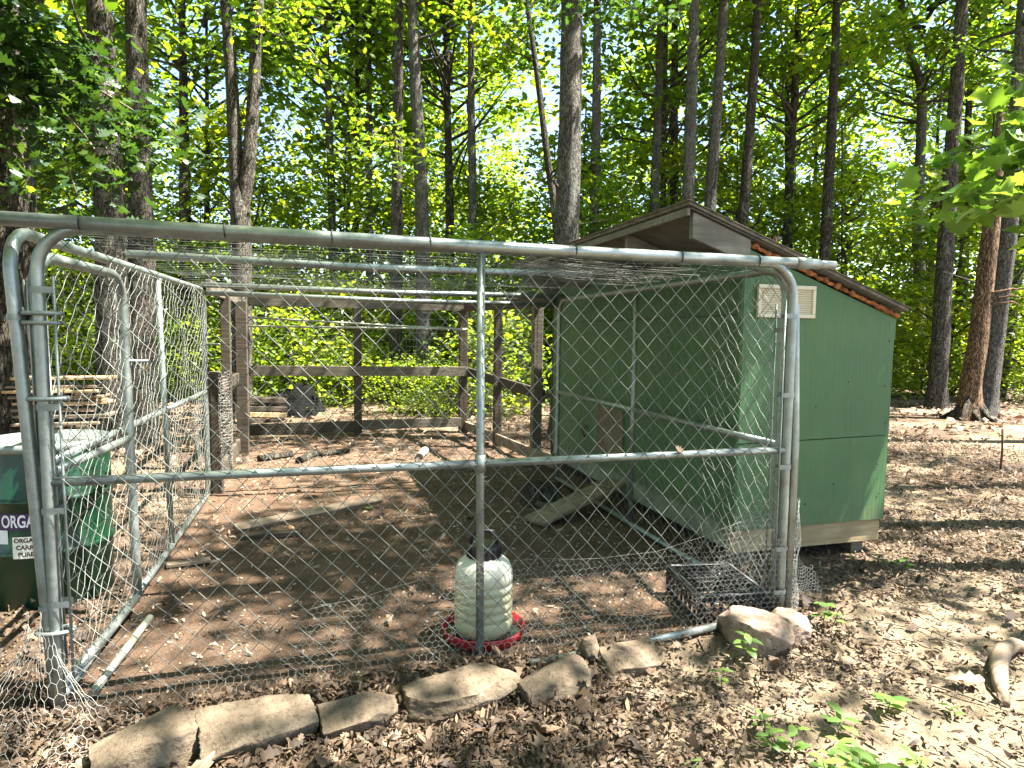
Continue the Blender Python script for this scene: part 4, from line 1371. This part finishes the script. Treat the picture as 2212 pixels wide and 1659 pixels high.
# ---------------------------------------------------------------- green drum behind the left panel
def drum():
    c = Vector((-.50, 1.42, 0)); c.z = gz(c.x, c.y) - .01
    rad, h = .30, .89
    root = thing("steel_drum", "dark green steel drum with paper labels behind the left panel", "drum", c)
    prof = [(.0005, .0), (rad - .01, .0), (rad, .012), (rad, .29), (rad + .008, .30), (rad + .012, .31), (rad + .008, .32), (rad, .33), (rad, .57), (rad + .008, .58), (rad + .012, .59), (rad + .008, .60), (rad, .61), (rad, h - .03), (rad - .002, h - .02)]
    MB().lathe(prof, 64).build("body", M['drum'], root)
    MB().lathe([(rad + .002, h - .045), (rad + .012, h - .035), (rad + .012, h - .008), (rad + .006, h), (rad - .012, h), (rad - .02, h - .012), (.0005, h - .006)], 64).build("lid", M['drumlid'], root)
    toCam = math.atan2(CAM[1] - c.y, CAM[0] - c.x)
    def wrap(name, a0, a1, z0, z1, m, off):
        V, Fq = [], []
        n = 14
        for i in range(n + 1):
            a = a0 + (a1 - a0) * i / n
            for z in (z0, z1):
                V.append(((rad + off) * math.cos(a), (rad + off) * math.sin(a), z))
        for i in range(n): Fq.append((2 * i, 2 * i + 2, 2 * i + 3, 2 * i + 1))
        return link(name, mesh_np(name, V, Fq, [m]), root)
    def text(s, size, ang, z, m, parent, off, sx=.8, bold=.0):
        cu = bpy.data.curves.new("text", 'FONT')
        cu.body = s; cu.size = size; cu.offset = bold
        o = bpy.data.objects.new("text", cu)
        COL.objects.link(o)
        bpy.context.view_layer.update()
        me = bpy.data.meshes.new_from_object(o.evaluated_get(bpy.context.evaluated_depsgraph_get()))
        bpy.data.objects.remove(o)
        xs = [v.co.x for v in me.vertices]
        x0, x1 = min(xs), max(xs)
        for v in me.vertices:
            u = (v.co.x - x0) * sx
            a = ang + u / rad
            v.co = ((rad + off) * math.cos(a), (rad + off) * math.sin(a), z + v.co.y)
        me.materials.clear(); me.materials.append(m)
        ob = link("lettering", me, parent)
        return (x1 - x0) * sx
    # angle on the drum that appears at a frame x
    def ang_for(px, py):
        best = None
        for i in range(720):
            a = toCam - 1.5 + 3.0 * i / 720
            p = np.array([c.x + rad * math.cos(a), c.y + rad * math.sin(a), .5]) - CAM
            z = p @ _fw
            x = CX + F_PX * (p @ _r2) / z
            if best is None or abs(x - px) < best[0]: best = (abs(x - px), a)
        return best[1]
    zz = lambda py: on(60, py, 1, c.y - rad * .8).z - c.z
    a0, a1 = ang_for(-60, 1112), ang_for(112, 1112)
    zt, zb = .535, .450
    band = wrap("label_band", a0, ang_for(118, 1112), zb, zt, M['purple'], .002)
    text("ORGAN", .090, ang_for(4, 1112), zb + .014, M['whiteink'], band, .004, .62, .002)
    b0, b1 = ang_for(28, 1165), ang_for(112, 1165)
    lab = wrap("paper_label", b0, b1, .300, .415, M['paper'], .014)
    for i, s in enumerate(("ORGANIC", "CARROT", "PUREE")):
        text(s, .031, b0 + .025 + .03 * (i), .386 - .037 * i, M['blackink'], lab, .016, .95, .0012)
    wrap("paper_label", ang_for(-80, 1140), ang_for(16, 1140), .375, .448, M['whiteink'], .0035)
drum()

# ---------------------------------------------------------------- poultry waterer
def waterer():
    c = ground(1046, 1384) + Vector((.02, .10, 0))
    c.z = gz(c.x, c.y)
    root = thing("poultry_waterer", "milky jug waterer with black cap standing in a red tray", "waterer", c)
    r = .143
    prof = [(.0005, .03), (r * .86, .03), (r * .95, .05), (r, .075)]
    for i in range(5):
        z = .10 + i * .042
        prof += [(r, z), (r * .955, z + .009), (r * .955, z + .015), (r, z + .022)]
    prof += [(r, .315), (r * .97, .345), (r * .88, .372), (r * .74, .392), (r * .58, .402), (r * .50, .410), (r * .50, .43)]
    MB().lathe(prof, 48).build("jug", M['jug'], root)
    cap = MB().lathe([(.074, .398), (.080, .402), (.080, .455), (.074, .462), (.03, .465), (.0005, .466)], 32)
    for k in range(16):
        a = k * math.pi / 8
        cap.box((.081 * math.cos(a), .081 * math.sin(a), .43), (.008, .012, .05), Matrix.Rotation(a, 3, 'Z'))
    o = cap.build("cap", M['black'], root)
    pts = [(-.062, 0, .45), (-.062, 0, .50), (-.045, 0, .525), (0, 0, .53), (.045, 0, .525), (.062, 0, .50), (.062, 0, .45)]
    h = MB().tube(pts, .010, 8).build("handle", M['black'], o)
    h.rotation_euler = (0, 0, -YAW)
    MB().lathe([(.0005, .004), (.165, .004), (.186, .02), (.196, .062), (.201, .064), (.203, .058), (.192, .016), (.17, -.002), (.0005, -.002)], 48).build("tray", M['red'], root)
    MB().lathe([(.0005, .03), (.184, .031)], 40).build("water", plain("tray_water", (.02, .018, .012), .08, var=.2), root)
waterer()

# ---------------------------------------------------------------- milk crate
def crate():
    c = Vector((3.045, .245, gz(3.0, .25) - .01))
    s, s2, h = .36, .44, .175
    root = thing("milk_crate", "black plastic milk crate upside down inside the kennel's right corner", "crate", c, R(-9))
    t = .012
    m = MB()      # base grid, uppermost because the crate is upside down
    n = 9
    for i in range(n):
        p = -s / 2 + .02 + (s - .04) * i / (n - 1)
        q = -s2 / 2 + .02 + (s2 - .04) * i / (n - 1)
        m.box((p, 0, h - .006), (.007, s2 - .03, .010)); m.box((0, q, h - .0035), (s - .03, .007, .010))
    m.build("base_grid", M['black'], root)
    for k in range(4):
        w, off = (s, s2 / 2) if k % 2 == 0 else (s2, s / 2)
        m = MB()
        for z, hh in ((.018, .036), (.09, .016), (h - .022, .042)):
            m.box((0, off, z), (w, t, hh), None, .002)
        for i in range(8):
            x = -w / 2 + .018 + (w - .036) * i / 7
            m.box((x, off + .0003, h / 2), (.018, t * .9, h - .03), None, .002)
        o = m.build("side", M['black'], root)
        o.rotation_euler = (0, 0, k * math.pi / 2)
    for sx in (-1, 1):
        for sy in (-1, 1):
            MB().box((sx * s / 2, sy * s2 / 2, h / 2), (.03, .03, h), None, .008).build("corner", M['black'], root)
    m = MB()
    e, e2 = s / 2, s2 / 2
    m.tube([(-e, -e2, h), (e, -e2, h), (e, e2, h), (-e, e2, h)], .007, 6, closed=True)
    m.build("rim", M['grey_rim'], root)
crate()

# ---------------------------------------------------------------- stones along the front
def stone(label, px, py, size, rz, seed, m='stone', sink=.3, tilt=(0, 0), sq=3.2):
    g = ground(px, py)
    rg = np.random.default_rng(seed)
    planes = []
    for q in range(16):
        v_ = Vector(rg.normal(0, 1, 3)).normalized()
        planes.append((v_, (rg.uniform(.98, 1.28) if sq > 7 else rg.uniform(.86, 1.12)) if sq > 3.5 else rg.uniform(.70, .92)))
    planes.append((Vector((rg.normal(0, .10), rg.normal(0, .10), 1)).normalized(), .86))
    V, Fq = [], []
    n = 26
    for ax in range(3):
        for sg in (-1, 1):
            base = len(V)
            for j in range(n + 1):
                for i in range(n + 1):
                    p = Vector((0, 0, 0))
                    p[ax] = sg; p[(ax + 1) % 3] = -1 + 2 * i / n; p[(ax + 2) % 3] = -1 + 2 * j / n
                    for pn, pd in planes:
                        ex = p.dot(pn) - pd
                        if ex > 0: p -= pn * ex
                    d = 1 + .05 * mnoise.noise(p * 1.6 + Vector((seed, 0, 0))) + .035 * mnoise.noise(p * 4.1 + Vector((0, seed, 0))) + .02 * mnoise.noise(p * 10 + Vector((0, 0, seed)))
                    p *= d
                    V.append(Vector((p.x * size[0] / 2, p.y * size[1] / 2, p.z * size[2] / 2)))
            for j in range(n):
                for i in range(n):
                    a = base + j * (n + 1) + i
                    f = (a, a + 1, a + n + 2, a + n + 1)
                    Fq.append(f if sg > 0 else f[::-1])
    o = link("stone", mesh_np("stone", [tuple(v) for v in V], Fq, [M[m]], smooth_shade=False))
    o.location = (g.x, g.y + size[1] * .3, g.z + size[2] * (.5 - sink))
    o.rotation_euler = (tilt[0], tilt[1], rz)
    tag(o, label, "stone", "stones edging the kennel's front")
    return o
stone("rounded brown boulder leftmost in the stone edging, chicken wire over it", 322, 1640, (.37, .26, .20), .30, 3, sink=.25, tilt=(.1, -.2), sq=3.0)
stone("large tilted slab second from the left in the stone edging", 556, 1590, (.39, .20, .15), .20, 8, sink=.2, tilt=(.28, -.08), sq=8)
stone("smaller squared block third from the left in the stone edging", 776, 1556, (.29, .15, .13), .16, 12, sink=.2, tilt=(.32, -.04), sq=8)
stone("longest flat slab right below the middle post", 1006, 1512, (.47, .20, .13), .12, 15, sink=.2, tilt=(.28, -.03), sq=8)
stone("notched stone with sandy soil on top, right of the longest slab", 1212, 1490, (.33, .18, .13), .26, 18, sink=.25, tilt=(.25, -.1), sq=6)
stone("small round cobble perched on the notched stone", 1275, 1432, (.115, .10, .12), .2, 21, sink=.1, sq=2.4)
stone("half buried flat stone under spilled sandy soil", 1375, 1440, (.31, .18, .10), .15, 24, sink=.3, tilt=(.2, 0), sq=5)
stone("big pale block in sun at the kennel's right front corner", 1650, 1400, (.30, .20, .20), -.25, 29, 'stone2', sink=.18, tilt=(.05, .06), sq=8)
stone("pinkish companion block touching the big pale corner block", 1712, 1385, (.22, .16, .155), .1, 33, 'stone2', sink=.15, tilt=(.05, .1), sq=8)
o = stone("chip of brown brick on the sandy ground at right", 1838, 1424, (.075, .05, .045), .5, 37, 'stone2', sink=.1, sq=5)
o["group"] = "loose stones"

# ---------------------------------------------------------------- boards, logs and small things
def board(name, label, p0, p1, w, h, m, cat="board", group=None, roll=0.0):
    p0, p1 = Vector(p0), Vector(p1)
    up = Vector((0, 0, 1)); d = (p1 - p0).normalized()
    up = Matrix.Rotation(roll, 3, d) @ up
    L = (p1 - p0).length
    o = MB().box((0, 0, 0), (L, w, h), None, min(w, h) * .12).build(name, M[m])
    s = d.cross(up).normalized(); u2 = s.cross(d)
    o.matrix_world = Matrix.Translation((p0 + p1) / 2) @ Matrix((d, s, u2)).transposed().to_4x4()
    return tag(o, label, cat, group)
g0, g1 = ground(508, 1140), ground(822, 1078)
board("plank", "long narrow plank lying across the dirt inside the kennel", g0 + Vector((0, 0, .03)), g1 + Vector((0, 0, .035)), .09, .045, 'plank', roll=.35)
g0, g1 = ground(520, 1153), ground(652, 1146)
board("plank", "short dark plank in front of the long plank in the kennel", g0 + Vector((0, 0, .02)), g1 + Vector((0, 0, .02)), .08, .035, 'darkwood')
g0, g1 = ground(494, 1590), ground(392, 1672)
board("wood_slat", "pale split slat slanting out from the stone edging", g0 + Vector((0, 0, .05)), g1 + Vector((0, 0, .01)), .055, .03, 'plank', roll=.3)
g = ground(629, 1136)
e = MB().lathe([(.0005, -.028), (.012, -.025), (.020, -.012), (.0215, 0), (.019, .014), (.011, .026), (.0005, .031)], 20).build("egg", M['egg'])
e.location = g + Vector((0, -.03, .024)); e.rotation_euler = (R(80), 0, R(50)); tag(e, "brown egg resting against the long plank", "egg")
def log(label, p0, p1, r, m='char', name="log", cat="log", group=None, n=9):
    p0, p1 = Vector(p0), Vector(p1)
    c = (p0 + p1) / 2
    mm = MB()
    pts, rad = [], []
    for i in range(n):
        f = i / (n - 1)
        p = p0.lerp(p1, f) - c
        p += Vector((mnoise.noise(p * 4 + c), mnoise.noise(p * 4 - c), 0)) * r * .35
        pts.append(p); rad.append(r * (1 + .22 * mnoise.noise(p * 9 + c)))
    mm.tube(pts, rad, 12)
    o = mm.build(name, M[m]); o.location = c
    return tag(o, label, cat, group)
def glog(label, px0, px1, r, m='bark3', **kw):
    a_, b_ = ground(*px0), ground(*px1)
    return log(label, a_ + Vector((0, 0, r * .8)), b_ + Vector((0, 0, r * .8)), r, m, **kw)
glog("leftmost dark log at the back of the run's dirt floor", (560, 992), (630, 982), .042)
glog("stubby dark log second from left on the run's floor", (646, 996), (684, 978), .045)
glog("dark log third from left on the run's floor", (690, 982), (752, 972), .036)
glog("pale round log end near the run's right back post", (906, 985), (918, 975), .05, 'greywood')
g = ground(1172, 1085)
o = link("tree_stump", trunk_mesh([(0, 0, -.03), (.02, 0, .07), (.05, .01, .15), (.06, .01, .17), (.06, .01, .172)], [.13, .12, .11, .09, .004], M['bark3'], 77, ridges=.25))
o.location = (g.x, g.y + .12, g.z); tag(o, "dark rough stump inside the kennel beside the plank ramp", "stump")
glog("grey weathered log along the dirt beside the dark stump", (1128, 1075), (1240, 1120), .035, 'darkwood')
a_ = ground(370, 1215)
board("broken_board", "short broken board by the left panel inside the kennel", a_ + Vector((-.03, 0, .015)), a_ + Vector((.22, .05, .015)), .07, .02, 'plank')
# inner bottom pipe lying by the gate
a_, b_ = ground(170, 1500), ground(300, 1335)
o = MB().tube([a_ + Vector((.05, 0, .03)), b_ + Vector((.05, 0, .03))], .018, 10).build("loose_pipe", M['pipe_dirty'])
tag(o, "dirty pipe lying on the ground inside along the gate", "pipe")
a_, b_ = ground(1150, 1446), ground(1560, 1378)
o = MB().tube([a_ + Vector((0, .03, .012)), (a_ + b_) / 2 + Vector((0, .03, .016)), b_ + Vector((0, .03, .03))], .018, 10).build("loose_pipe", M['pipe'])
tag(o, "bright pipe half buried along the foot of the kennel's front", "pipe")

# lumber stack between the left trunks
def lumber():
    t = 6.6
    rr = random.Random(8)
    names = ["topmost", "second", "third", "fourth", "fifth", "sixth", "seventh", "lowest"]
    ys = [818, 836, 846, 858, 872, 886, 900, 916]
    c0, c1 = far(38, 830, t), far(236, 830, t + .25)
    d = (c1 - c0)
    base = min(gz(c0.x, c0.y), gz(c1.x, c1.y))
    for i, y in enumerate(ys):
        z = far(140, y, t).z
        a_, b_ = c0.copy(), c1.copy()
        a_.z = b_.z = z
        a_ -= d * rr.uniform(0, .10); b_ += d * rr.uniform(-.12, .06)
        board("lumber_board", f"{names[i]} board of the lumber stack behind the drum", a_, b_, .30 + rr.uniform(-.06, .08), .028, 'board' if i in (0, 2, 4) else ('plank' if i % 2 else 'oldwood'), group="boards of the lumber stack")
    for i, f in enumerate((.2, .75)):
        p = c0.lerp(c1, f)
        zt = far(140, ys[-1], t).z - .015
        o = MB().box((0, 0, 0), (.12, .4, zt - base + .1), None, .01).build("stack_bearer", M['darkwood'])
        o.location = (p.x, p.y, (zt + base) / 2 - .05)
        tag(o, ("left" if i == 0 else "right") + " dark block carrying the lumber stack", "block")
    for i in range(4):
        z = far(140, 828, t).z
        p = c0.lerp(c1, .32 + .18 * i); p.z = (far(140, ys[i], t).z + far(140, ys[i + 1], t).z) / 2
        o = MB().box((0, 0, 0), (.12, .30, .02), Matrix.Rotation(.2 * i, 3, 'Z')).build("spacer_block", M['board'])
        o.location = p
        tag(o, f"pale spacer under the {names[i]} board of the lumber stack", "block", "spacers in the lumber stack")
lumber()
# dry leaf heap on the lumber and dark stack beyond the run
for i, (y, m) in enumerate(((862, 'darkwood'), (880, 'darkwood'), (893, 'board'), (906, 'darkwood'), (922, 'char'))):
    a_, b_ = far(524, y, 10.6), far(612, y + 2, 11.0)
    board("old_board", ["topmost", "second", "third, pale-ended", "fourth", "lowest"][i] + " board of the dark stack behind the run's left", a_, b_, .4, .085, m, group="boards of the dark stack")
def tarp():
    c = ground(640, 898)
    V, Fq = [], []
    nu, nv = 40, 16
    for j in range(nv + 1):
        for i in range(nu):
            u, v = 2 * math.pi * i / nu, (math.pi / 2) * j / nv
            p = Vector((math.cos(v) * math.cos(u), math.cos(v) * math.sin(u), math.sin(v)))
            d = 1 + .35 * mnoise.noise(p * 1.4 + Vector((3, 1, 0))) + .12 * mnoise.noise(p * 4.5)
            V.append((p.x * .50 * d, p.y * .45 * d, p.z * .50 * d - .02))
    for j in range(nv):
        for i in range(nu):
            i2 = (i + 1) % nu
            Fq.append((j * nu + i, j * nu + i2, (j + 1) * nu + i2, (j + 1) * nu + i))
    o = link("tarp_heap", mesh_np("tarp_heap", V, Fq, [M['tarp']], smooth_shade=True))
    o.location = (c.x, c.y + .4, c.z)
    tag(o, "low lumpy black tarp-covered heap beyond the back of the run", "heap")
tarp()
# steel stake, crooked root, utility cable
p = ground(2160, 1025)
o = MB().tube([(0, 0, -.05), (.01, 0, .25), (.0, .005, .50)], .011, 8).build("steel_stake", M['rust'])
o.location = p; tag(o, "thin rusty stake standing in the leaves at right", "stake")
P = [ground(x, y) + Vector((0, 0, z)) for x, y, z in ((2222, 1408, .03), (2190, 1408, .045), (2165, 1420, .05), (2156, 1448, .045), (2160, 1480, .035), (2172, 1512, .005))]
o = MB().tube([q - P[2] for q in P], [.02, .032, .037, .036, .030, .018], 12).build("crooked_root", M['plank'])
o.location = P[2]; tag(o, "curved bare root chunk lying at the right edge", "root")
pa, pb = far(1000, 380, 21), far(2300, 420, 21)
pts = [pa.lerp(pb, f) - Vector((0, 0, .5 * math.sin(math.pi * f))) for f in np.linspace(0, 1, 12)]
tag(MB().tube(pts, .012, 5).build("utility_cable", M['cable']), "pale cable strung among the trees above the shed", "cable")

# ---------------------------------------------------------------- seedlings
def seedling(label, px, py, h, nleaf, leaf, seed, m='seedling', group="seedlings on the ground"):
    rg = np.random.default_rng(seed)
    g = ground(px, py)
    root = thing("seedling", label, "seedling", g, group=group)
    b = MB()
    pos, fr, sz = [], [], []
    nst = 1 + (nleaf > 9) + (nleaf > 16)
    tv, tf = leaf_template('oval')
    Vs, Fs = [], []
    k = 0
    for s in range(nst):
        dx, dy = rg.normal(0, .05 if nst > 1 else .01, 2)
        top = Vector((dx + rg.normal(0, .02), dy + rg.normal(0, .02), h * rg.uniform(.7, 1.05)))
        b.tube([(dx * .6, dy * .6, 0), (dx, dy, h * .5), top], [.003, .0025, .0015], 5)
        n = nleaf // nst
        for i in range(n):
            f = .35 + .65 * i / max(1, n - 1)
            c = Vector((dx, dy, 0)).lerp(top, f); c.z = top.z * f
            a = i * 2.4 + rg.uniform(-.3, .3)
            el = rg.uniform(-.25, .45)
            x = np.array([math.cos(a) * math.cos(el), math.sin(a) * math.cos(el), math.sin(el)])
            y = np.array([-math.sin(a), math.cos(a), 0.0]); z = np.cross(x, y)
            L = leaf * rg.uniform(.6, 1.15)
            Vs.append((tv @ np.stack([x, y, z])) * L + np.array(c)); Fs.append(tf + k * len(tv)); k += 1
    b.build("stem", M['twig'], root)
    ti = np.repeat(np.clip(rg.normal(.6, .2, k), 0, 1), len(tv))
    link("leaves", mesh_np("leaves", np.concatenate(Vs), np.concatenate(Fs), [M[m]], tint=ti), root)
for i, (lab, px, py, h, n, L) in enumerate((
    ("bright seedling growing in front of the pale corner block", 1612, 1415, .15, 8, .075),
    ("leafy weed behind the pink corner block by the shed", 1765, 1365, .16, 10, .08),
    ("lone seedling with broad pale leaves on the sandy ground at right", 1912, 1515, .10, 8, .085),
    ("spindly seedling at the right end of the stone edging", 1560, 1470, .10, 6, .055),
    ("tiny two-leaf sprout below the sandy soil patch", 1490, 1650, .05, 5, .05),
    ("small dark-leaved sprout in the lower right patch", 1820, 1570, .08, 7, .07),
    ("dense low weeds, left of the bottom-edge cluster", 1690, 1620, .11, 20, .065),
    ("dense low weeds in the middle of the bottom-edge cluster", 1770, 1648, .12, 22, .07),
    ("dense low weeds, right of the bottom-edge cluster", 1880, 1660, .11, 22, .075),
    ("thin sprout at the right of the weed cluster", 1990, 1640, .09, 7, .06),
    ("little weed right of the lone seedling", 2065, 1530, .06, 7, .045),
    ("sprout at the foot of the shed's right leg", 1845, 1216, .08, 6, .05),
    ("weed in the leaves right of the shed", 1935, 1230, .12, 10, .07),
    ("spindly sprout left of the weed cluster", 1648, 1560, .10, 8, .055),
    ("green sprig fallen on the dirt in the kennel", 790, 1095, .03, 4, .06))):
    seedling(lab, px, py, h, n, L, 200 + i)

# ---------------------------------------------------------------- leaf litter, chips and twigs (nobody could count them)
def litter(name, label, n, xr, yr, size, kind, spread, seed, dens, m='litter', tr=(.0, 1.0), lift=.012):
    rg = np.random.default_rng(seed)
    P = []
    tries = 0
    while len(P) < n and tries < n * 12:
        tries += 1
        x, y = rg.uniform(*xr), rg.uniform(*yr)
        if rg.uniform() > dens(x, y): continue
        P.append((x, y, gz(x, y) + lift * rg.uniform(.2, 1.6)))
    P = np.array(P)
    V, Fc, nv = scatter_leaves(P, (.35 + 1.25 * rg.beta(1.6, 3.0, len(P))) * size * 1.25, kind, spread, rg, curl=.45)
    ti = np.clip(rg.normal((tr[0] + tr[1]) / 2, (tr[1] - tr[0]) * .28, len(P)), 0, 1)
    o = link(name, mesh_np(name, V, Fc, [M[m]], tint=np.repeat(ti, nv)))
    tag(o, label, "leaf litter", kind="stuff")
def sandy(x, y):
    n = mnoise.noise(Vector((x * 1.1, y * 1.1, 6)))
    return smooth(1.9, 2.7, x) * smooth(6.0, 4.2, x) * smooth(.5, .0, y + .25 * n) * min(1, 1.0 + .8 * n)
def d_front(x, y):
    inside = (-.02 < x < 3.3 and y > -.06)
    if inside: return .0
    if 3.45 < x < 4.7 and y > .6: return .0
    return max(.06, 1.0 - .95 * sandy(x, y))
litter("leaf_litter", "dry brown oak leaves carpeting the ground in front of the stones", 800, (-1.6, 4.6), (-1.75, .15), .066, 'lobed', .5, 301, d_front, tr=(-.25, .85), lift=.022)
litter("curled_litter", "narrow curled dry leaves heaped in front of the stones", 30000, (-1.6, 4.4), (-1.75, .1), .038, 'curl', .6, 311, d_front, tr=(-.25, .8), lift=.02)
litter("fine_litter", "fine leaf crumbs strewn between the larger dry leaves", 30000, (-1.8, 7.0), (-1.8, 1.6), .022, 'simple', .5, 302, lambda x, y: 0 if (0 < x < 3.3 and y > 0) else .8 * (1 - .7 * sandy(x, y)), lift=.008)
def d_right(x, y):
    if 3.4 < x < 4.7 and .6 < y < 4.1: return .15
    if x < 3.4 and y < 7.1 and x > -.1: return 0
    n = mnoise.noise(Vector((x * .7, y * .7, 9)))
    return (.75 + .6 * n) * max(.08, 1 - .95 * sandy(x, y))
litter("leaf_litter", "dry leaves covering the woodland floor right of the shed", 2800, (3.3, 11), (-1.2, 9), .062, 'lobed', .45, 303, d_right, tr=(-.2, .85), lift=.018)
litter("curled_litter", "narrow curled dry leaves over the ground right of the shed", 40000, (3.3, 10), (-1.3, 8), .042, 'curl', .5, 313, d_right, tr=(-.2, 1.0), lift=.016)
litter("leaf_litter", "dry leaves spread over the woodland floor far behind", 16000, (-9, 24), (5, 22), .12, 'simple', .3, 304, d_right, tr=(-.1, 1.0))
litter("leaf_litter", "dry leaves on the ground left of the kennel", 4200, (-5, -.05), (-.4, 7), .065, 'lobed', .6, 305, lambda x, y: .9)
litter("wood_chips", "pale chips and grit scattered on the kennel's dirt floor", 5200, (.02, 3.25), (-.02, 6.8), .016, 'simple', .5, 306,
       lambda x, y: .35 + .65 * smooth(1.2, 2.6, x) * smooth(4, 2, y) + .5 * mnoise.noise(Vector((x, y, 3))), m='chip', lift=.004)
litter("dry_leaves", "dry leaves blown onto the dirt inside the run", 150, (.05, 3.25), (.0, 6.8), .065, 'lobed', .35, 307, lambda x, y: .15 + .85 * smooth(3.2, 5.5, y), tr=(-.1, .8))
litter("straw", "bits of straw and feather strewn over the kennel's dirt", 1500, (.02, 3.25), (-.05, 6.8), .045, 'curl', .3, 308, lambda x, y: .3 + .7 * max(0, mnoise.noise(Vector((x * 1.4, y * 1.4, 5)))), m='chip', lift=.006)
litter("droppings", "dark crumbs and pebbles trodden into the kennel's dirt", 2600, (.02, 3.25), (-.05, 6.8), .02, 'simple', .7, 309, lambda x, y: .7, tr=(-.4, .5), lift=.006)
litter("oval_litter", "small oval dry leaves mixed through the litter in front", 7000, (-1.6, 5.2), (-1.75, .4), .032, 'oval', .5, 321, d_front, tr=(-.2, .7), lift=.02)
def twigs():
    rg = random.Random(12)
    m = MB()
    for i in range(520):
        z = rg.random()
        if z < .55: x, y = rg.uniform(3.4, 9), rg.uniform(-1.2, 6)
        elif z < .8: x, y = rg.uniform(-1.2, 5), rg.uniform(-1.6, -.15)
        else: x, y = rg.uniform(.1, 3.2), rg.uniform(3.5, 6.8)
        if 3.42 < x < 4.7 and .6 < y < 4.1: continue
        a = rg.uniform(0, 6.28); L = rg.uniform(.06, .32) * (1 if z < .8 else 1.6)
        q = Vector((x, y, gz(x, y) + .012)); d = Vector((math.cos(a), math.sin(a), 0)) * L
        k_ = Vector((-d.y, d.x, 0)) * rg.uniform(-.15, .15)
        e_ = q + d; e_.z = gz(e_.x, e_.y) + .012
        m.tube([q, (q + e_) / 2 + k_ + Vector((0, 0, .008)), e_], [.0045, .0035, .0015], 4, cap=False)
    tag(m.build("twigs", M['twig']), "dry twigs strewn over the leaves", "twigs", kind="stuff")
twigs()
for lab, x, y, z, rz in (("dry leaf caught in the chain-link right of the middle rail's centre", 2.60, -.03, .93, .4),
                         ("dry leaf caught high in the right side's chain-link", 3.24, 1.05, 1.22, 1.2),
                         ("dry curled leaf caught in the wire low by the right post", 3.13, -.035, .62, .8),
                         ("dry leaf hooked in the left panel's chain-link near the grey trunks", .0, 1.5, 1.25, 2.2)):
    tv, tf = leaf_template('lobed')
    tv = tv.copy(); tv[:, 2] += .5 * (tv[:, 0] - .5) ** 2
    o = link("caught_leaf", mesh_np("caught_leaf", tv * .07, tf, [M['litter']], tint=np.full(len(tv), .85)))
    o.location = (x, y, z); o.rotation_euler = (1.2, .4, rz)
    tag(o, lab, "leaf", "dry leaves caught in the wire")
# one pale oak leaf that stands out
tv, tf = leaf_template('lobed')
o = link("fallen_leaf", mesh_np("fallen_leaf", tv * .15, tf, [M['chip']], tint=np.full(len(tv), .55)))
g = ground(2065, 1462); o.location = g + Vector((-.06, 0, .03)); o.rotation_euler = (.15, -.1, -.5)
tag(o, "single pale oak leaf lying flat among brown leaves at right", "leaf")
